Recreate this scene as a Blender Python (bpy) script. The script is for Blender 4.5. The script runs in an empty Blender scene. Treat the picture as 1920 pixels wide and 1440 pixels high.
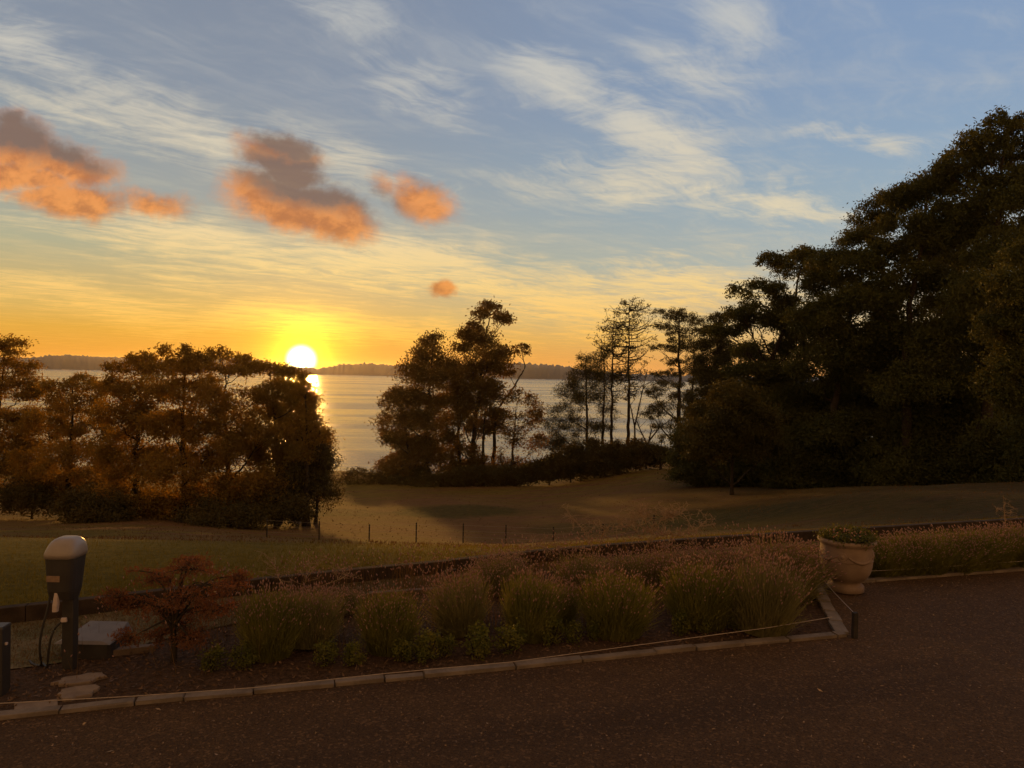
import bpy, bmesh, math, random
import numpy as np
from mathutils import Vector, Matrix

R = math.radians
scene = bpy.context.scene
col = scene.collection

# ------------------------------------------------------------------ camera
F_PX = 1397.0                      # focal length in photo pixels (photo 1920 wide)
CAM_H = 2.5
PITCH, ROLL = R(-1.07), R(1.15)
cam_d = bpy.data.cameras.new('camera')
cam = bpy.data.objects.new('camera', cam_d)
col.objects.link(cam)
cam_d.sensor_width = 36.0
cam_d.lens = 36.0 * F_PX / 1920.0
cam_d.clip_start, cam_d.clip_end = 0.05, 20000
ROT = Matrix.Rotation(R(90) + PITCH, 3, 'X') @ Matrix.Rotation(ROLL, 3, 'Z')
cam.matrix_world = Matrix.Translation((0, 0, CAM_H)) @ ROT.to_4x4()
scene.camera = cam

RN = np.array(ROT)
def ray(x, y):
    return RN @ np.array([(x - 960) / F_PX, -(y - 720) / F_PX, -1.0])
def P(x, y, d):
    """the point at depth d (metres ahead of the house) seen in direction x, y"""
    r = ray(x, y)
    return np.array([0, 0, CAM_H]) + r * (d / r[1])
def G(x, y, z=0.0):
    r = ray(x, y)
    return np.array([0, 0, CAM_H]) + r * ((z - CAM_H) / r[2])
def UV(x, y):
    r = ray(x, y)
    return r[0] / r[1], r[2] / r[1]

# ------------------------------------------------------------------ light
scene.render.engine = 'CYCLES'
scene.view_settings.view_transform = 'Standard'
scene.view_settings.look = 'None'
scene.view_settings.exposure = 0.12
scene.view_settings.gamma = 1.0
scene.cycles.use_denoising = True
scene.cycles.max_bounces = 8
scene.cycles.transparent_max_bounces = 8
scene.cycles.volume_bounces = 1

SUN_U, SUN_V = UV(565, 675)
SUN_AZ = math.atan2(SUN_U, 1.0)
SUN_EL = R(1.9)
sun_d = bpy.data.lights.new('sun', 'SUN')
sun_d.energy = 2.4
sun_d.angle = R(2.2)
sun_d.color = (1.0, 0.48, 0.10)
sun = bpy.data.objects.new('sun', sun_d)
col.objects.link(sun)
sdir = Vector((math.sin(SUN_AZ) * math.cos(SUN_EL), math.cos(SUN_AZ) * math.cos(SUN_EL), math.sin(SUN_EL)))
sun.rotation_euler = sdir.to_track_quat('Z', 'Y').to_euler()
sun.location = (0, 0, 60)

# ------------------------------------------------------------------ node helper
class NT:
    def __init__(s, tree):
        s.t = tree; s.n = tree.nodes; s.l = tree.links
    def new(s, typ, **kw):
        n = s.n.new(typ)
        for k, v in kw.items(): setattr(n, k, v)
        return n
    def put(s, sock, v):
        if v is None: return
        if hasattr(v, 'node'): s.l.new(v, sock)
        else: sock.default_value = v
    def m(s, op, a, b=None, c=None, clamp=False):
        n = s.new('ShaderNodeMath', operation=op, use_clamp=clamp)
        for i, v in enumerate((a, b, c)): s.put(n.inputs[i], v)
        return n.outputs[0]
    def vm(s, op, a, b=None):
        n = s.new('ShaderNodeVectorMath', operation=op)
        s.put(n.inputs[0], a); s.put(n.inputs[1], b)
        return n.outputs['Value'] if op in ('LENGTH', 'DOT_PRODUCT', 'DISTANCE') else n.outputs[0]
    def scale(s, a, f):
        n = s.new('ShaderNodeVectorMath', operation='SCALE'); s.put(n.inputs[0], a); s.put(n.inputs['Scale'], f); return n.outputs[0]
    def mr(s, v, a, b, c=0.0, d=1.0, smooth=True):
        n = s.new('ShaderNodeMapRange'); n.interpolation_type = 'SMOOTHSTEP' if smooth else 'LINEAR'
        for i, x in enumerate((v, a, b, c, d)): s.put(n.inputs[i], x)
        return n.outputs[0]
    def mix(s, f, a, b, blend='MIX'):
        n = s.new('ShaderNodeMix', data_type='RGBA', blend_type=blend)
        s.put(n.inputs[0], f)
        s.put(n.inputs[6], a if hasattr(a, 'node') else (*a[:3], 1)); s.put(n.inputs[7], b if hasattr(b, 'node') else (*b[:3], 1))
        return n.outputs[2]
    def noise(s, vec, scale, detail=4, rough=.55, dist=0.0, color=False):
        n = s.new('ShaderNodeTexNoise')
        if vec is not None: s.put(n.inputs['Vector'], vec)
        n.inputs['Scale'].default_value = scale; n.inputs['Detail'].default_value = detail
        n.inputs['Roughness'].default_value = rough; n.inputs['Distortion'].default_value = dist
        return n.outputs['Color' if color else 'Fac']
    def ramp(s, f, stops):
        n = s.new('ShaderNodeValToRGB'); s.put(n.inputs[0], f)
        e = n.color_ramp.elements
        while len(e) < len(stops): e.new(0.5)
        for el, (p, c) in zip(e, stops): el.position = p; el.color = (*c, 1)
        return n.outputs[0]
    def mapping(s, vec, loc=(0, 0, 0), rot=(0, 0, 0), sc=(1, 1, 1), typ='POINT'):
        n = s.new('ShaderNodeMapping', vector_type=typ); s.put(n.inputs[0], vec)
        n.inputs['Location'].default_value = loc; n.inputs['Rotation'].default_value = rot; n.inputs['Scale'].default_value = sc
        return n.outputs[0]
    def comb(s, x, y, z=0.0):
        n = s.new('ShaderNodeCombineXYZ')
        for i, v in enumerate((x, y, z)): s.put(n.inputs[i], v)
        return n.outputs[0]
    def sep(s, v):
        n = s.new('ShaderNodeSeparateXYZ'); s.put(n.inputs[0], v); return n.outputs

# ------------------------------------------------------------------ sky
world = bpy.data.worlds.new('World'); scene.world = world; world.use_nodes = True
world.node_tree.nodes.clear()
w = NT(world.node_tree)
D = w.new('ShaderNodeTexCoord').outputs['Generated']
dn = w.vm('NORMALIZE', D)
dx, dy, dz = w.sep(dn)
front = w.m('MAXIMUM', dy, 0.12)
u = w.m('DIVIDE', dx, front); v = w.m('DIVIDE', dz, front)
infront = w.mr(dy, 0.05, 0.3)
el = dz
# clear-sky gradient by elevation on the warm (sun) side and the cool side
warm = w.ramp(w.m('MULTIPLY', w.m('MAXIMUM', el, 0.0), 2.0), [
    (0.0, (.74, .28, .025)), (0.08, (.70, .36, .05)), (0.134, (.64, .41, .11)), (0.277, (.42, .40, .24)),
    (0.41, (.31, .335, .31)), (0.54, (.24, .285, .325)), (0.66, (.195, .245, .325)), (0.89, (.165, .21, .30))])
cool = w.ramp(w.m('MULTIPLY', w.m('MAXIMUM', el, 0.0), 2.0), [
    (0.0, (.72, .31, .085)), (0.08, (.66, .41, .16)), (0.134, (.58, .44, .24)), (0.277, (.40, .44, .42)),
    (0.41, (.295, .40, .475)), (0.54, (.235, .355, .50)), (0.66, (.20, .315, .495)), (0.89, (.165, .275, .48))])
side = w.mr(u, -0.45, 0.62)
base = w.mix(side, warm, cool)
base = w.mix(w.mr(el, .04, .2, 0, .22), base, (.33, .345, .35))
nish = w.new('ShaderNodeTexSky', sky_type='NISHITA')
nish.sun_disc = False; nish.sun_elevation = SUN_EL; nish.sun_rotation = SUN_AZ
nish.altitude = 20; nish.dust_density = 1.5
# behind the camera and overhead: sky model mostly replaced by added warm fill light
back = w.scale(nish.outputs[0], 0.05)
sky = w.mix(w.mr(dy, -0.35, 0.35), w.mix(0.85, back, (.80, .43, .165)), base)
sky = w.mix(w.mr(dz, 0.50, 0.85), sky, (.28, .19, .13))

# thin high cloud: streaks on a plane, where the photo has them
puv = w.comb(u, v, 0.0)
kz = w.m('ADD', w.m('MAXIMUM', dz, 0.0), 0.035)
plane = w.comb(w.m('DIVIDE', dx, kz), w.m('DIVIDE', dy, kz), 0.0)
warpn = w.noise(plane, 0.9, 4, .55, color=True)
plane_w = w.vm('ADD', plane, w.scale(w.vm('SUBTRACT', warpn, (.5, .5, .5)), 0.7))
strk = w.mapping(w.mapping(plane_w, rot=(0, 0, R(-50))), sc=(0.42, 2.3, 1))
n1 = w.noise(strk, 1.6, 9, .66)
n2 = w.noise(w.mapping(w.mapping(plane_w, rot=(0, 0, R(-44))), sc=(0.75, 6.0, 1)), 2.6, 9, .7)
n3 = w.noise(w.mapping(plane_w, rot=(0, 0, R(-30)), sc=(.8, 1.5, 1)), 2.1, 10, .68, .4)
uvn = w.noise(puv, 6.0, 5, .6, color=True)
uv_w = w.vm('ADD', puv, w.scale(w.vm('SUBTRACT', uvn, (.5, .5, .5)), 0.10))
def blob(vec, x, y, rx, ry, ang=0.0, k=1.0, inner=0.0):
    cu, cv = UV(x, y)
    mp = w.mapping(vec, loc=(cu, cv, 0), rot=(0, 0, R(-ang)), sc=(rx / F_PX, ry / F_PX, 1), typ='TEXTURE')
    return w.mr(w.vm('LENGTH', w.vm('MULTIPLY', mp, (1, 1, 0))), 1.0, inner, 0.0, k)
cir = None
for a in [(90, 110, 380, 110, 26, 1.0), (340, 230, 420, 130, 27, .95), (110, 195, 380, 60, 16, .85), (640, 310, 440, 95, 20, .75),
          (330, 440, 700, 85, 12, 1.0), (800, 505, 620, 95, 9, 1.1), (1060, 560, 400, 100, 6, 1.05), (180, 560, 560, 85, 6, .85),
          (330, 505, 330, 50, 14, .7), (620, 605, 660, 65, 4, 1.0), (650, 15, 210, 85, 20, .75), (790, 165, 210, 90, 30, .75),
          (1060, 160, 270, 120, 25, 1.0), (1230, 250, 330, 150, 28, 1.05), (1230, 340, 480, 95, 2, .9), (1290, 120, 260, 100, 20, .75),
          (1390, 30, 190, 120, 30, .75), (1470, 385, 200, 65, 10, .85), (1570, 255, 150, 40, 6, .7), (1280, 545, 400, 100, 0, 1.0),
          (1150, 615, 260, 75, 0, .85), (1660, 280, 160, 50, 6, .6), (1560, 410, 180, 35, 3, .6), (480, 290, 260, 50, 20, .6)]:
    b = blob(uv_w, *a)
    cir = b if cir is None else w.m('MAXIMUM', cir, b)
nn = w.m('ADD', w.m('MULTIPLY', n1, 0.42), w.m('ADD', w.m('MULTIPLY', n2, 0.22), w.m('MULTIPLY', n3, 0.46)))
veil = w.m('ADD', w.m('MULTIPLY', cir, 0.17), nn)
calpha = w.m('MULTIPLY', w.m('MULTIPLY', w.mr(veil, 0.54, 0.78), w.m('POWER', w.m('MINIMUM', cir, 1.0), 0.5)), infront)
faint = w.m('MULTIPLY', w.mr(nn, 0.48, 0.76), 0.36)
calpha = w.m('MAXIMUM', calpha, w.m('MULTIPLY', faint, infront), clamp=True)
ccol = w.ramp(w.m('MULTIPLY', w.m('MAXIMUM', el, 0.0), 2.0), [
    (0.0, (1.0, .42, .04)), (0.10, (1.0, .54, .10)), (0.22, (.90, .61, .22)), (0.4, (.78, .64, .40)),
    (0.65, (.60, .56, .47)), (0.9, (.53, .53, .50))])

# glow of the air round the sun
sd = (SUN_U, 1.0, SUN_V); sl = math.sqrt(sum(c * c for c in sd)); sd = tuple(c / sl for c in sd)
ang = w.m('ARCCOSINE', w.m('MINIMUM', w.vm('DOT_PRODUCT', dn, sd), 0.9999999))
deg = w.m('MULTIPLY', ang, 180 / math.pi)
def expo(k, s):  # k * exp(-deg/s)
    return w.m('MULTIPLY', w.m('EXPONENT', w.m('MULTIPLY', deg, -1.0 / s)), k)
glow = w.scale((1.0, .33, .0), expo(0.48, 4.0))
sky = w.vm('ADD', sky, glow)
ccol = w.vm('ADD', ccol, w.scale((1.0, .62, .0), expo(1.5, 2.3)))   # streaks near the sun burn yellow
sky = w.mix(w.m('MULTIPLY', calpha, 0.88), sky, ccol)

# low cumulus puffs: orange beneath, grey above
cn = w.noise(w.mapping(puv, sc=(1.0, 1.3, 1)), 22.0, 9, .62, 0.25)
cn2 = w.noise(puv, 70.0, 6, .65)
cuv = w.vm('ADD', puv, w.scale(w.vm('SUBTRACT', w.noise(puv, 14.0, 6, .6, color=True), (.5, .5, .5)), 0.05))
cum = None
for a in [(560, 385, 231.8, 87.5, 14, 1), (622, 405, 150, 72.5, 12, 1), (500, 350, 140.3, 75, 10, 1), (525, 285, 140.3, 62.5, 12, 1), (580, 300, 61, 45, 30, 0.7),
          (790, 375, 122, 68.75, 22, 0.85), (720, 345, 73.2, 42.5, 20, 0.5), (40, 275, 158.6, 90, 16, 1.05), (120, 305, 170.8, 67.5, 14, 1), (20, 325, 134.2, 57.5, 0, 0.9), (10, 232, 97.6, 45, 0, 0.7),
          (140, 375, 176.9, 62.5, 2, 0.95), (290, 385, 134.2, 50, 6, 0.68), (70, 372, 97.6, 37.5, 0, 0.7), (825, 547, 41.48, 32.5, 0, 0.85), (548, 322, 120, 52, 15, .9), (75, 338, 120, 50, 5, .8)]:
    b = blob(cuv, *a)
    cum = b if cum is None else w.m('MAXIMUM', cum, b)
cdens = w.m('ADD', cum, w.m('ADD', w.m('MULTIPLY', w.m('SUBTRACT', cn, 0.5), 0.62), w.m('MULTIPLY', w.m('SUBTRACT', cn2, 0.5), 0.30)))
kalpha = w.m('MULTIPLY', w.m('MULTIPLY', w.mr(cdens, 0.10, 0.74), w.mr(cum, 0.0, 0.12)), infront)
grey = None
for a in [(535, 255, 170, 62, 14, 1.1), (575, 335, 260, 80, 16, 1.1), (670, 368, 150, 60, 16, 1.1), (30, 250, 180, 64, 16, 1.1), (130, 285, 140, 44, 22, .9), (800, 335, 90, 30, 25, .5), (560, 370, 170, 34, 12, .55)]:
    b = blob(cuv, *a)
    grey = b if grey is None else w.m('MAXIMUM', grey, b)
gfac = w.mr(w.m('ADD', grey, w.m('MULTIPLY', w.m('SUBTRACT', cn, 0.5), 1.3)), 0.02, 0.85)
orange = w.mix(w.mr(cn, 0.35, 0.65), (.46, .145, .035), (.84, .30, .06))
kcol = w.mix(gfac, orange, (.20, .118, .085))
sky = w.mix(w.m('MULTIPLY', kalpha, 0.88), sky, kcol)

# the sun itself
disc = w.mr(deg, 1.3, 0.2)
halo = w.m('ADD', expo(4.6, 0.92), expo(0.28, 2.0))
sky = w.vm('ADD', sky, w.scale((1.0, .68, .02), halo))
sky = w.vm('ADD', sky, w.scale((1.0, .93, .72), w.m('MULTIPLY', disc, 6.0)))
bg = w.new('ShaderNodeBackground'); w.put(bg.inputs[0], sky); bg.inputs[1].default_value = 1.0
wo = w.new('ShaderNodeOutputWorld'); w.l.new(bg.outputs[0], wo.inputs[0])
world.cycles.sampling_method = 'MANUAL'; world.cycles.sample_map_resolution = 1024

# ------------------------------------------------------------------ mesh helpers
rng = np.random.default_rng(7)
random.seed(7)

def link(o, parent=None):
    col.objects.link(o)
    if parent is not None: o.parent = parent
    return o

def mesh_from(name, V, quads=None, tris=None, polys=None):
    me = bpy.data.meshes.new(name)
    V = np.asarray(V, dtype=np.float32)
    if polys is not None:
        me.from_pydata([tuple(map(float, p)) for p in V], [], polys)
    else:
        loops, starts, tot = [], [], 0
        nq = 0 if quads is None else len(quads); nt = 0 if tris is None else len(tris)
        me.vertices.add(len(V)); me.vertices.foreach_set('co', V.ravel())
        idx = []
        st = []
        if nq: idx.append(np.asarray(quads).ravel()); st.append(np.arange(nq) * 4)
        if nt: idx.append(np.asarray(tris).ravel()); st.append(nq * 4 + np.arange(nt) * 3)
        idx = np.concatenate(idx).astype(np.int32); st = np.concatenate(st).astype(np.int32)
        me.loops.add(len(idx)); me.loops.foreach_set('vertex_index', idx)
        me.polygons.add(nq + nt); me.polygons.foreach_set('loop_start', st)
        me.update(calc_edges=True)
    me.validate()
    return me

def obj(name, me, mat=None, parent=None, smooth=False):
    if mat is not None: me.materials.append(mat)
    if smooth:
        me.polygons.foreach_set('use_smooth', np.ones(len(me.polygons), dtype=bool))
    o = bpy.data.objects.new(name, me)
    return link(o, parent)

class MB:
    """collects simple solids and becomes ONE mesh"""
    def __init__(s, off=(0, 0, 0)): s.v = []; s.f = []; s.off = np.array(off, float)
    def add(s, V, F):
        b = len(s.v); s.v += [tuple(np.asarray(p, float) - s.off) for p in V]; s.f += [[i + b for i in f] for f in F]
    def box(s, c, size, rz=0.0, taper=1.0, bev=0.0):
        c = np.array(c, float); hx, hy, hz = np.array(size) / 2
        bm = bmesh.new(); bmesh.ops.create_cube(bm, size=2)
        for q in bm.verts:
            t = taper if q.co.z > 0 else 1
            q.co = Vector((q.co.x * hx * t, q.co.y * hy * t, q.co.z * hz))
        if bev: bmesh.ops.bevel(bm, geom=bm.edges[:], offset=bev, segments=2, affect='EDGES', profile=.6)
        M = Matrix.Rotation(rz, 3, 'Z')
        bm.verts.index_update()
        s.add([np.array(M @ q.co) + c for q in bm.verts], [[q.index for q in f.verts] for f in bm.faces]); bm.free()
    def lathe(s, prof, c=(0, 0, 0), n=40):
        V = []; F = []
        for r, z in prof:
            for k in range(n):
                a = 2 * math.pi * k / n
                V.append((c[0] + r * math.cos(a), c[1] + r * math.sin(a), c[2] + z))
        for i in range(len(prof) - 1):
            for k in range(n):
                k2 = (k + 1) % n
                F.append([i * n + k, i * n + k2, (i + 1) * n + k2, (i + 1) * n + k])
        F.append([k for k in range(n)][::-1]); F.append([(len(prof) - 1) * n + k for k in range(n)])
        s.add(V, F)
    def tube(s, pts, rad, n=6):
        V, F = tube_arr(np.array(pts, float), np.broadcast_to(np.array(rad, float), (len(pts),)), n)
        s.add(V, [list(f) for f in F])
    def mesh(s, name): return mesh_from(name, s.v, polys=s.f)

def tube_arr(pts, rad, n=6):
    k = len(pts)
    t = np.gradient(pts, axis=0); t /= (np.linalg.norm(t, axis=1, keepdims=True) + 1e-9)
    ref = np.where(np.abs(t[:, 2:3]) > .9, np.array([[1., 0, 0]]), np.array([[0, 0, 1.]]))
    a = np.cross(t, ref); a /= (np.linalg.norm(a, axis=1, keepdims=True) + 1e-9)
    b = np.cross(t, a)
    th = np.arange(n) * 2 * np.pi / n
    V = (pts[:, None, :] + rad[:, None, None] * (np.cos(th)[None, :, None] * a[:, None, :] + np.sin(th)[None, :, None] * b[:, None, :])).reshape(-1, 3)
    i = np.arange(k - 1)[:, None] * n; j = np.arange(n)[None, :]; j2 = (j + 1) % n
    Q = np.stack([i + j, i + j2, i + n + j2, i + n + j], -1).reshape(-1, 4)
    return V, Q

class Tubes:
    def __init__(s): s.V = []; s.Q = []; s.n = 0
    def add(s, pts, rad, n=6):
        V, Q = tube_arr(np.asarray(pts, float), np.asarray(rad, float), n)
        s.V.append(V); s.Q.append(Q + s.n); s.n += len(V)
    def mesh(s, name, off):
        return mesh_from(name, np.concatenate(s.V) - np.asarray(off), quads=np.concatenate(s.Q))

def bez(a, b, c, n=7):
    t = np.linspace(0, 1, n)[:, None]
    return (1 - t) ** 2 * np.asarray(a) + 2 * t * (1 - t) * np.asarray(b) + t * t * np.asarray(c)

def leaf_quads(C, L, W, droop=0.3, updir=None):
    """one small diamond per centre"""
    n = len(C)
    a = rng.normal(size=(n, 3)); a[:, 2] -= droop
    if updir is not None: a = a * .6 + updir
    a /= np.linalg.norm(a, axis=1, keepdims=True) + 1e-9
    b = np.cross(a, rng.normal(size=(n, 3))); b /= np.linalg.norm(b, axis=1, keepdims=True) + 1e-9
    l = (np.asarray(L) * rng.uniform(.6, 1.35, n))[:, None]; ww = (W * rng.uniform(.7, 1.3, n))[:, None]
    V = np.stack([C - a * l * .5, C + b * ww * .5 - a * l * .05, C + a * l * .5, C - b * ww * .5 - a * l * .05], 1).reshape(-1, 3)
    Q = np.arange(n * 4).reshape(-1, 4)
    return V, Q

def empty(name, loc, label, cat, group=None, rz=0.0):
    o = bpy.data.objects.new(name, None); o.empty_display_size = .2
    o.location = loc; o.rotation_euler = (0, 0, rz)
    o['label'] = label; o['category'] = cat
    if group: o['group'] = group
    return link(o)
def tag(o, label, cat, group=None):
    o['label'] = label; o['category'] = cat
    if group: o['group'] = group
    return o
def dup_tree(root, loc, rz, sc, label, name=None):
    r = root.copy(); link(r); r.location = loc; r.rotation_euler = (0, 0, rz); r.scale = (sc, sc, sc) if not hasattr(sc, '__len__') else sc
    r['label'] = label
    if name: r.name = name
    for ch in root.children:
        c = ch.copy(); link(c, r)
        for g in ch.children:
            d = g.copy(); link(d, c)
    return r

# ------------------------------------------------------------------ materials
def mat(name):
    m = bpy.data.materials.new(name); m.use_nodes = True
    m.node_tree.nodes.clear(); t = NT(m.node_tree)
    out = t.new('ShaderNodeOutputMaterial')
    return m, t, out
def principled(t, out, color, rough=.8, bump=None, spec=.3, bstr=.4, bdist=.02, metallic=0.0):
    p = t.new('ShaderNodeBsdfPrincipled')
    t.put(p.inputs['Base Color'], color if hasattr(color, 'node') else (*color, 1))
    t.put(p.inputs['Roughness'], rough); p.inputs['Specular IOR Level'].default_value = spec
    p.inputs['Metallic'].default_value = metallic
    if bump is not None:
        b = t.new('ShaderNodeBump'); t.put(b.inputs['Height'], bump)
        b.inputs['Strength'].default_value = bstr; b.inputs['Distance'].default_value = bdist
        t.l.new(b.outputs[0], p.inputs['Normal'])
    t.l.new(p.outputs[0], out.inputs[0])
    return p
def plain(name, c, rough=.7, c2=None, sc=12.0, spec=.3, bstr=.3, bdist=.004, metallic=0.0):
    m, t, out = mat(name)
    co = t.new('ShaderNodeTexCoord').outputs['Object']
    n = t.noise(co, sc, 6, .6)
    k = t.mix(t.mr(n, .3, .7), c, c2 if c2 else tuple(x * .65 for x in c))
    principled(t, out, k, rough, t.noise(co, sc * 6, 3), spec, bstr, bdist, metallic)
    return m
def leafmat(name, c1, c2, trans=.4, tc=(1.5, 1.3, .7), sc=.6):
    m, t, out = mat(name)
    pos = t.new('ShaderNodeNewGeometry')
    n = t.noise(pos.outputs['Position'], sc, 3, .6)
    r = pos.outputs['Random Per Island']
    k = t.mix(t.mr(t.m('ADD', t.m('MULTIPLY', n, .9), t.m('MULTIPLY', r, .16)), .3, .8), c1, c2)
    p = t.new('ShaderNodeBsdfPrincipled'); t.put(p.inputs['Base Color'], k)
    p.inputs['Roughness'].default_value = .6; p.inputs['Specular IOR Level'].default_value = .12
    tr = t.new('ShaderNodeBsdfTranslucent'); t.put(tr.inputs[0], t.mix(1.0, k, tc, 'MULTIPLY'))
    mx = t.new('ShaderNodeMixShader'); mx.inputs[0].default_value = trans
    t.l.new(p.outputs[0], mx.inputs[1]); t.l.new(tr.outputs[0], mx.inputs[2]); t.l.new(mx.outputs[0], out.inputs[0])
    return m

M = {}
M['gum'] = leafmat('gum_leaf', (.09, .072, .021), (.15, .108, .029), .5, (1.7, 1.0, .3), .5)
M['gum_glow'] = leafmat('glow_gum_leaf', (.165, .118, .029), (.26, .178, .040), .58, (1.5, 1.05, .3), .5)  # gum leaf with the low sun's orange glow painted into its colour
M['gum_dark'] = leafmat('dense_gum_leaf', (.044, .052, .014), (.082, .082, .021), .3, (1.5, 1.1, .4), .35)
M['pine'] = leafmat('pine_needle', (.042, .043, .015), (.075, .066, .022), .25, (1.5, 1.1, .4), .7)
M['scrub'] = leafmat('scrub_leaf', (.05, .045, .015), (.09, .07, .022), .35, (1.6, 1.05, .4), .6)
M['olive'] = leafmat('young_tree_leaf', (.042, .042, .012), (.074, .066, .018), .35, (1.5, 1.1, .5), .6)
M['bark'] = plain('bark', (.042, .031, .021), .9, (.024, .018, .012), 3.0, .15, .6, .03)
M['lav'] = leafmat('lavender_stem', (.135, .122, .05), (.22, .188, .075), .3, (1.3, 1.05, .6), 4.0)
M['lav_green'] = leafmat('lavender_green_stem', (.105, .105, .024), (.19, .17, .040), .3, (1.3, 1.1, .6), 4.0)
M['flower'] = leafmat('lavender_flower', (.25, .155, .14), (.42, .27, .20), .4, (1.4, 1.0, .9), 6.0)
M['hedge'] = leafmat('box_leaf', (.075, .085, .016), (.16, .145, .028), .4, (1.4, 1.2, .5), 5.0)
M['maple'] = leafmat('maple_leaf', (.105, .055, .026), (.18, .088, .038), .45, (1.5, .8, .6), 6.0)
M['dry'] = plain('dry_stem', (.32, .21, .12), .8, (.22, .14, .075), 30)
M['geran'] = leafmat('urn_plant_leaf', (.06, .07, .02), (.13, .12, .035), .35, (1.4, 1.1, .5), 9.0)
M['petal'] = plain('petal', (.55, .32, .22), .7, (.6, .25, .2), 30)
M['stone'] = plain('kerb_stone', (.195, .15, .115), .85, (.12, .09, .068), 9.0, .25, .5, .006)
M['stone2'] = plain('flag_stone', (.23, .165, .115), .85, (.15, .105, .075), 7.0, .25, .5, .008)
M['terra'] = plain('terracotta', (.23, .158, .112), .8, (.165, .11, .078), 5.0, .25, .3, .004)
M['timber'] = plain('weathered_timber', (.052, .034, .022), .9, (.028, .018, .012), 6.0, .15, .6, .008)
M['plank'] = plain('grey_plank', (.15, .105, .08), .85, (.10, .07, .05), 8.0, .2, .5, .005)
M['post'] = plain('dark_post', (.035, .027, .022), .8, (.02, .016, .013), 14.0, .25)
M['case'] = plain('charcoal_case', (.035, .029, .026), .5, (.027, .022, .02), 10.0, .4, .1)
M['cap'] = plain('grey_cap', (.25, .205, .175), .38, (.21, .17, .145), 7.0, .5, .1)
M['lid'] = plain('dull_lid', (.15, .12, .10), .55, (.11, .088, .073), 7.0, .4, .15)
M['label'] = plain('pale_sticker', (.22, .14, .09), .5, (.16, .10, .07), 40.0, .4, .1)
M['handle'] = plain('pale_plastic', (.45, .36, .33), .45, (.38, .30, .27), 20.0, .4, .1)
M['cable'] = plain('black_cable', (.03, .024, .02), .6, (.02, .018, .015), 20, .35, .1)
M['wire'] = plain('galvanised_wire', (.35, .27, .2), .5, (.26, .2, .15), 20, .4, .1)
M['soil_chip'] = leafmat('bark_chip', (.07, .042, .025), (.17, .10, .06), .0, (1, 1, 1), 20.0)

def ground_mat():
    m, t, out = mat('paddock_grass')
    g = t.new('ShaderNodeNewGeometry').outputs['Position']
    x, y, z = t.sep(g)
    big = t.noise(g, .09, 5, .6); mid = t.noise(g, .7, 5, .65)
    fine = t.noise(t.mapping(g, sc=(1.0, 1.0, 1.0)), 9.0, 5, .7)
    stripe = t.noise(t.mapping(g, rot=(0, 0, R(8)), sc=(.05, .9, 1)), 1.0, 5, .65)
    tuft = t.noise(t.mapping(g, sc=(.6, 1.0, 1)), 2.6, 7, .72)
    dry = t.mix(t.mr(t.m('ADD', t.m('MULTIPLY', tuft, .8), t.m('MULTIPLY', mid, .3)), .38, .72), (.100, .053, .021), (.195, .106, .047))
    grn = t.mix(t.mr(t.m('ADD', t.m('MULTIPLY', mid, .5), t.m('MULTIPLY', fine, .6)), .35, .75), (.092, .072, .010), (.185, .138, .020))
    # mown green lawn next to the sleeper edging, then dry pasture with green runs
    lawn = t.mr(t.m('ADD', t.m('SUBTRACT', y, t.m('MULTIPLY', x, .12)), t.m('MULTIPLY', mid, 3.0)), 17.0, 12.5)
    runs = t.mr(t.m('ADD', t.m('MULTIPLY', stripe, .7), t.m('MULTIPLY', big, .5)), .52, .64)
    k = t.mix(t.m('MAXIMUM', lawn, t.m('MULTIPLY', runs, .85)), dry, grn)
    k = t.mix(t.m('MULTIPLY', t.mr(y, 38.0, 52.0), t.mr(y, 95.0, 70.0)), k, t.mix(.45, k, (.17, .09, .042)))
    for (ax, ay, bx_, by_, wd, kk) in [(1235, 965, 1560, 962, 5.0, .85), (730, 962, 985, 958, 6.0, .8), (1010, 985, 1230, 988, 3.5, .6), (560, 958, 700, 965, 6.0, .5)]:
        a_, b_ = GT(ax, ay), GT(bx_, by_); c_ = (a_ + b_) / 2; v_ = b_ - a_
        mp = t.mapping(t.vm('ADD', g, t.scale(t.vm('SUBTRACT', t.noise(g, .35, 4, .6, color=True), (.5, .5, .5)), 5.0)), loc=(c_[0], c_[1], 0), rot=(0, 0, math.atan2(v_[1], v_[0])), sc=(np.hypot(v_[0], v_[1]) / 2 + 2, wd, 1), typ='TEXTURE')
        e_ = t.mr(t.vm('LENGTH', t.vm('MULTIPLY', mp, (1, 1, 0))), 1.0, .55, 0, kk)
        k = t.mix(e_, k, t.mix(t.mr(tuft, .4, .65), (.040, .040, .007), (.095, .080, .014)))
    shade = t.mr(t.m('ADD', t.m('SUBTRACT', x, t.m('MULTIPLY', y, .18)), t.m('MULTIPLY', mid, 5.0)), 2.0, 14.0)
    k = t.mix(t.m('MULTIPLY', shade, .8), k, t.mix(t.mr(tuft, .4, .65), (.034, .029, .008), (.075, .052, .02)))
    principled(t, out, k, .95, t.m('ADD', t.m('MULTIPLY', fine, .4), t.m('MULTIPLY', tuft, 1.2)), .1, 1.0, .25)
    return m
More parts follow.
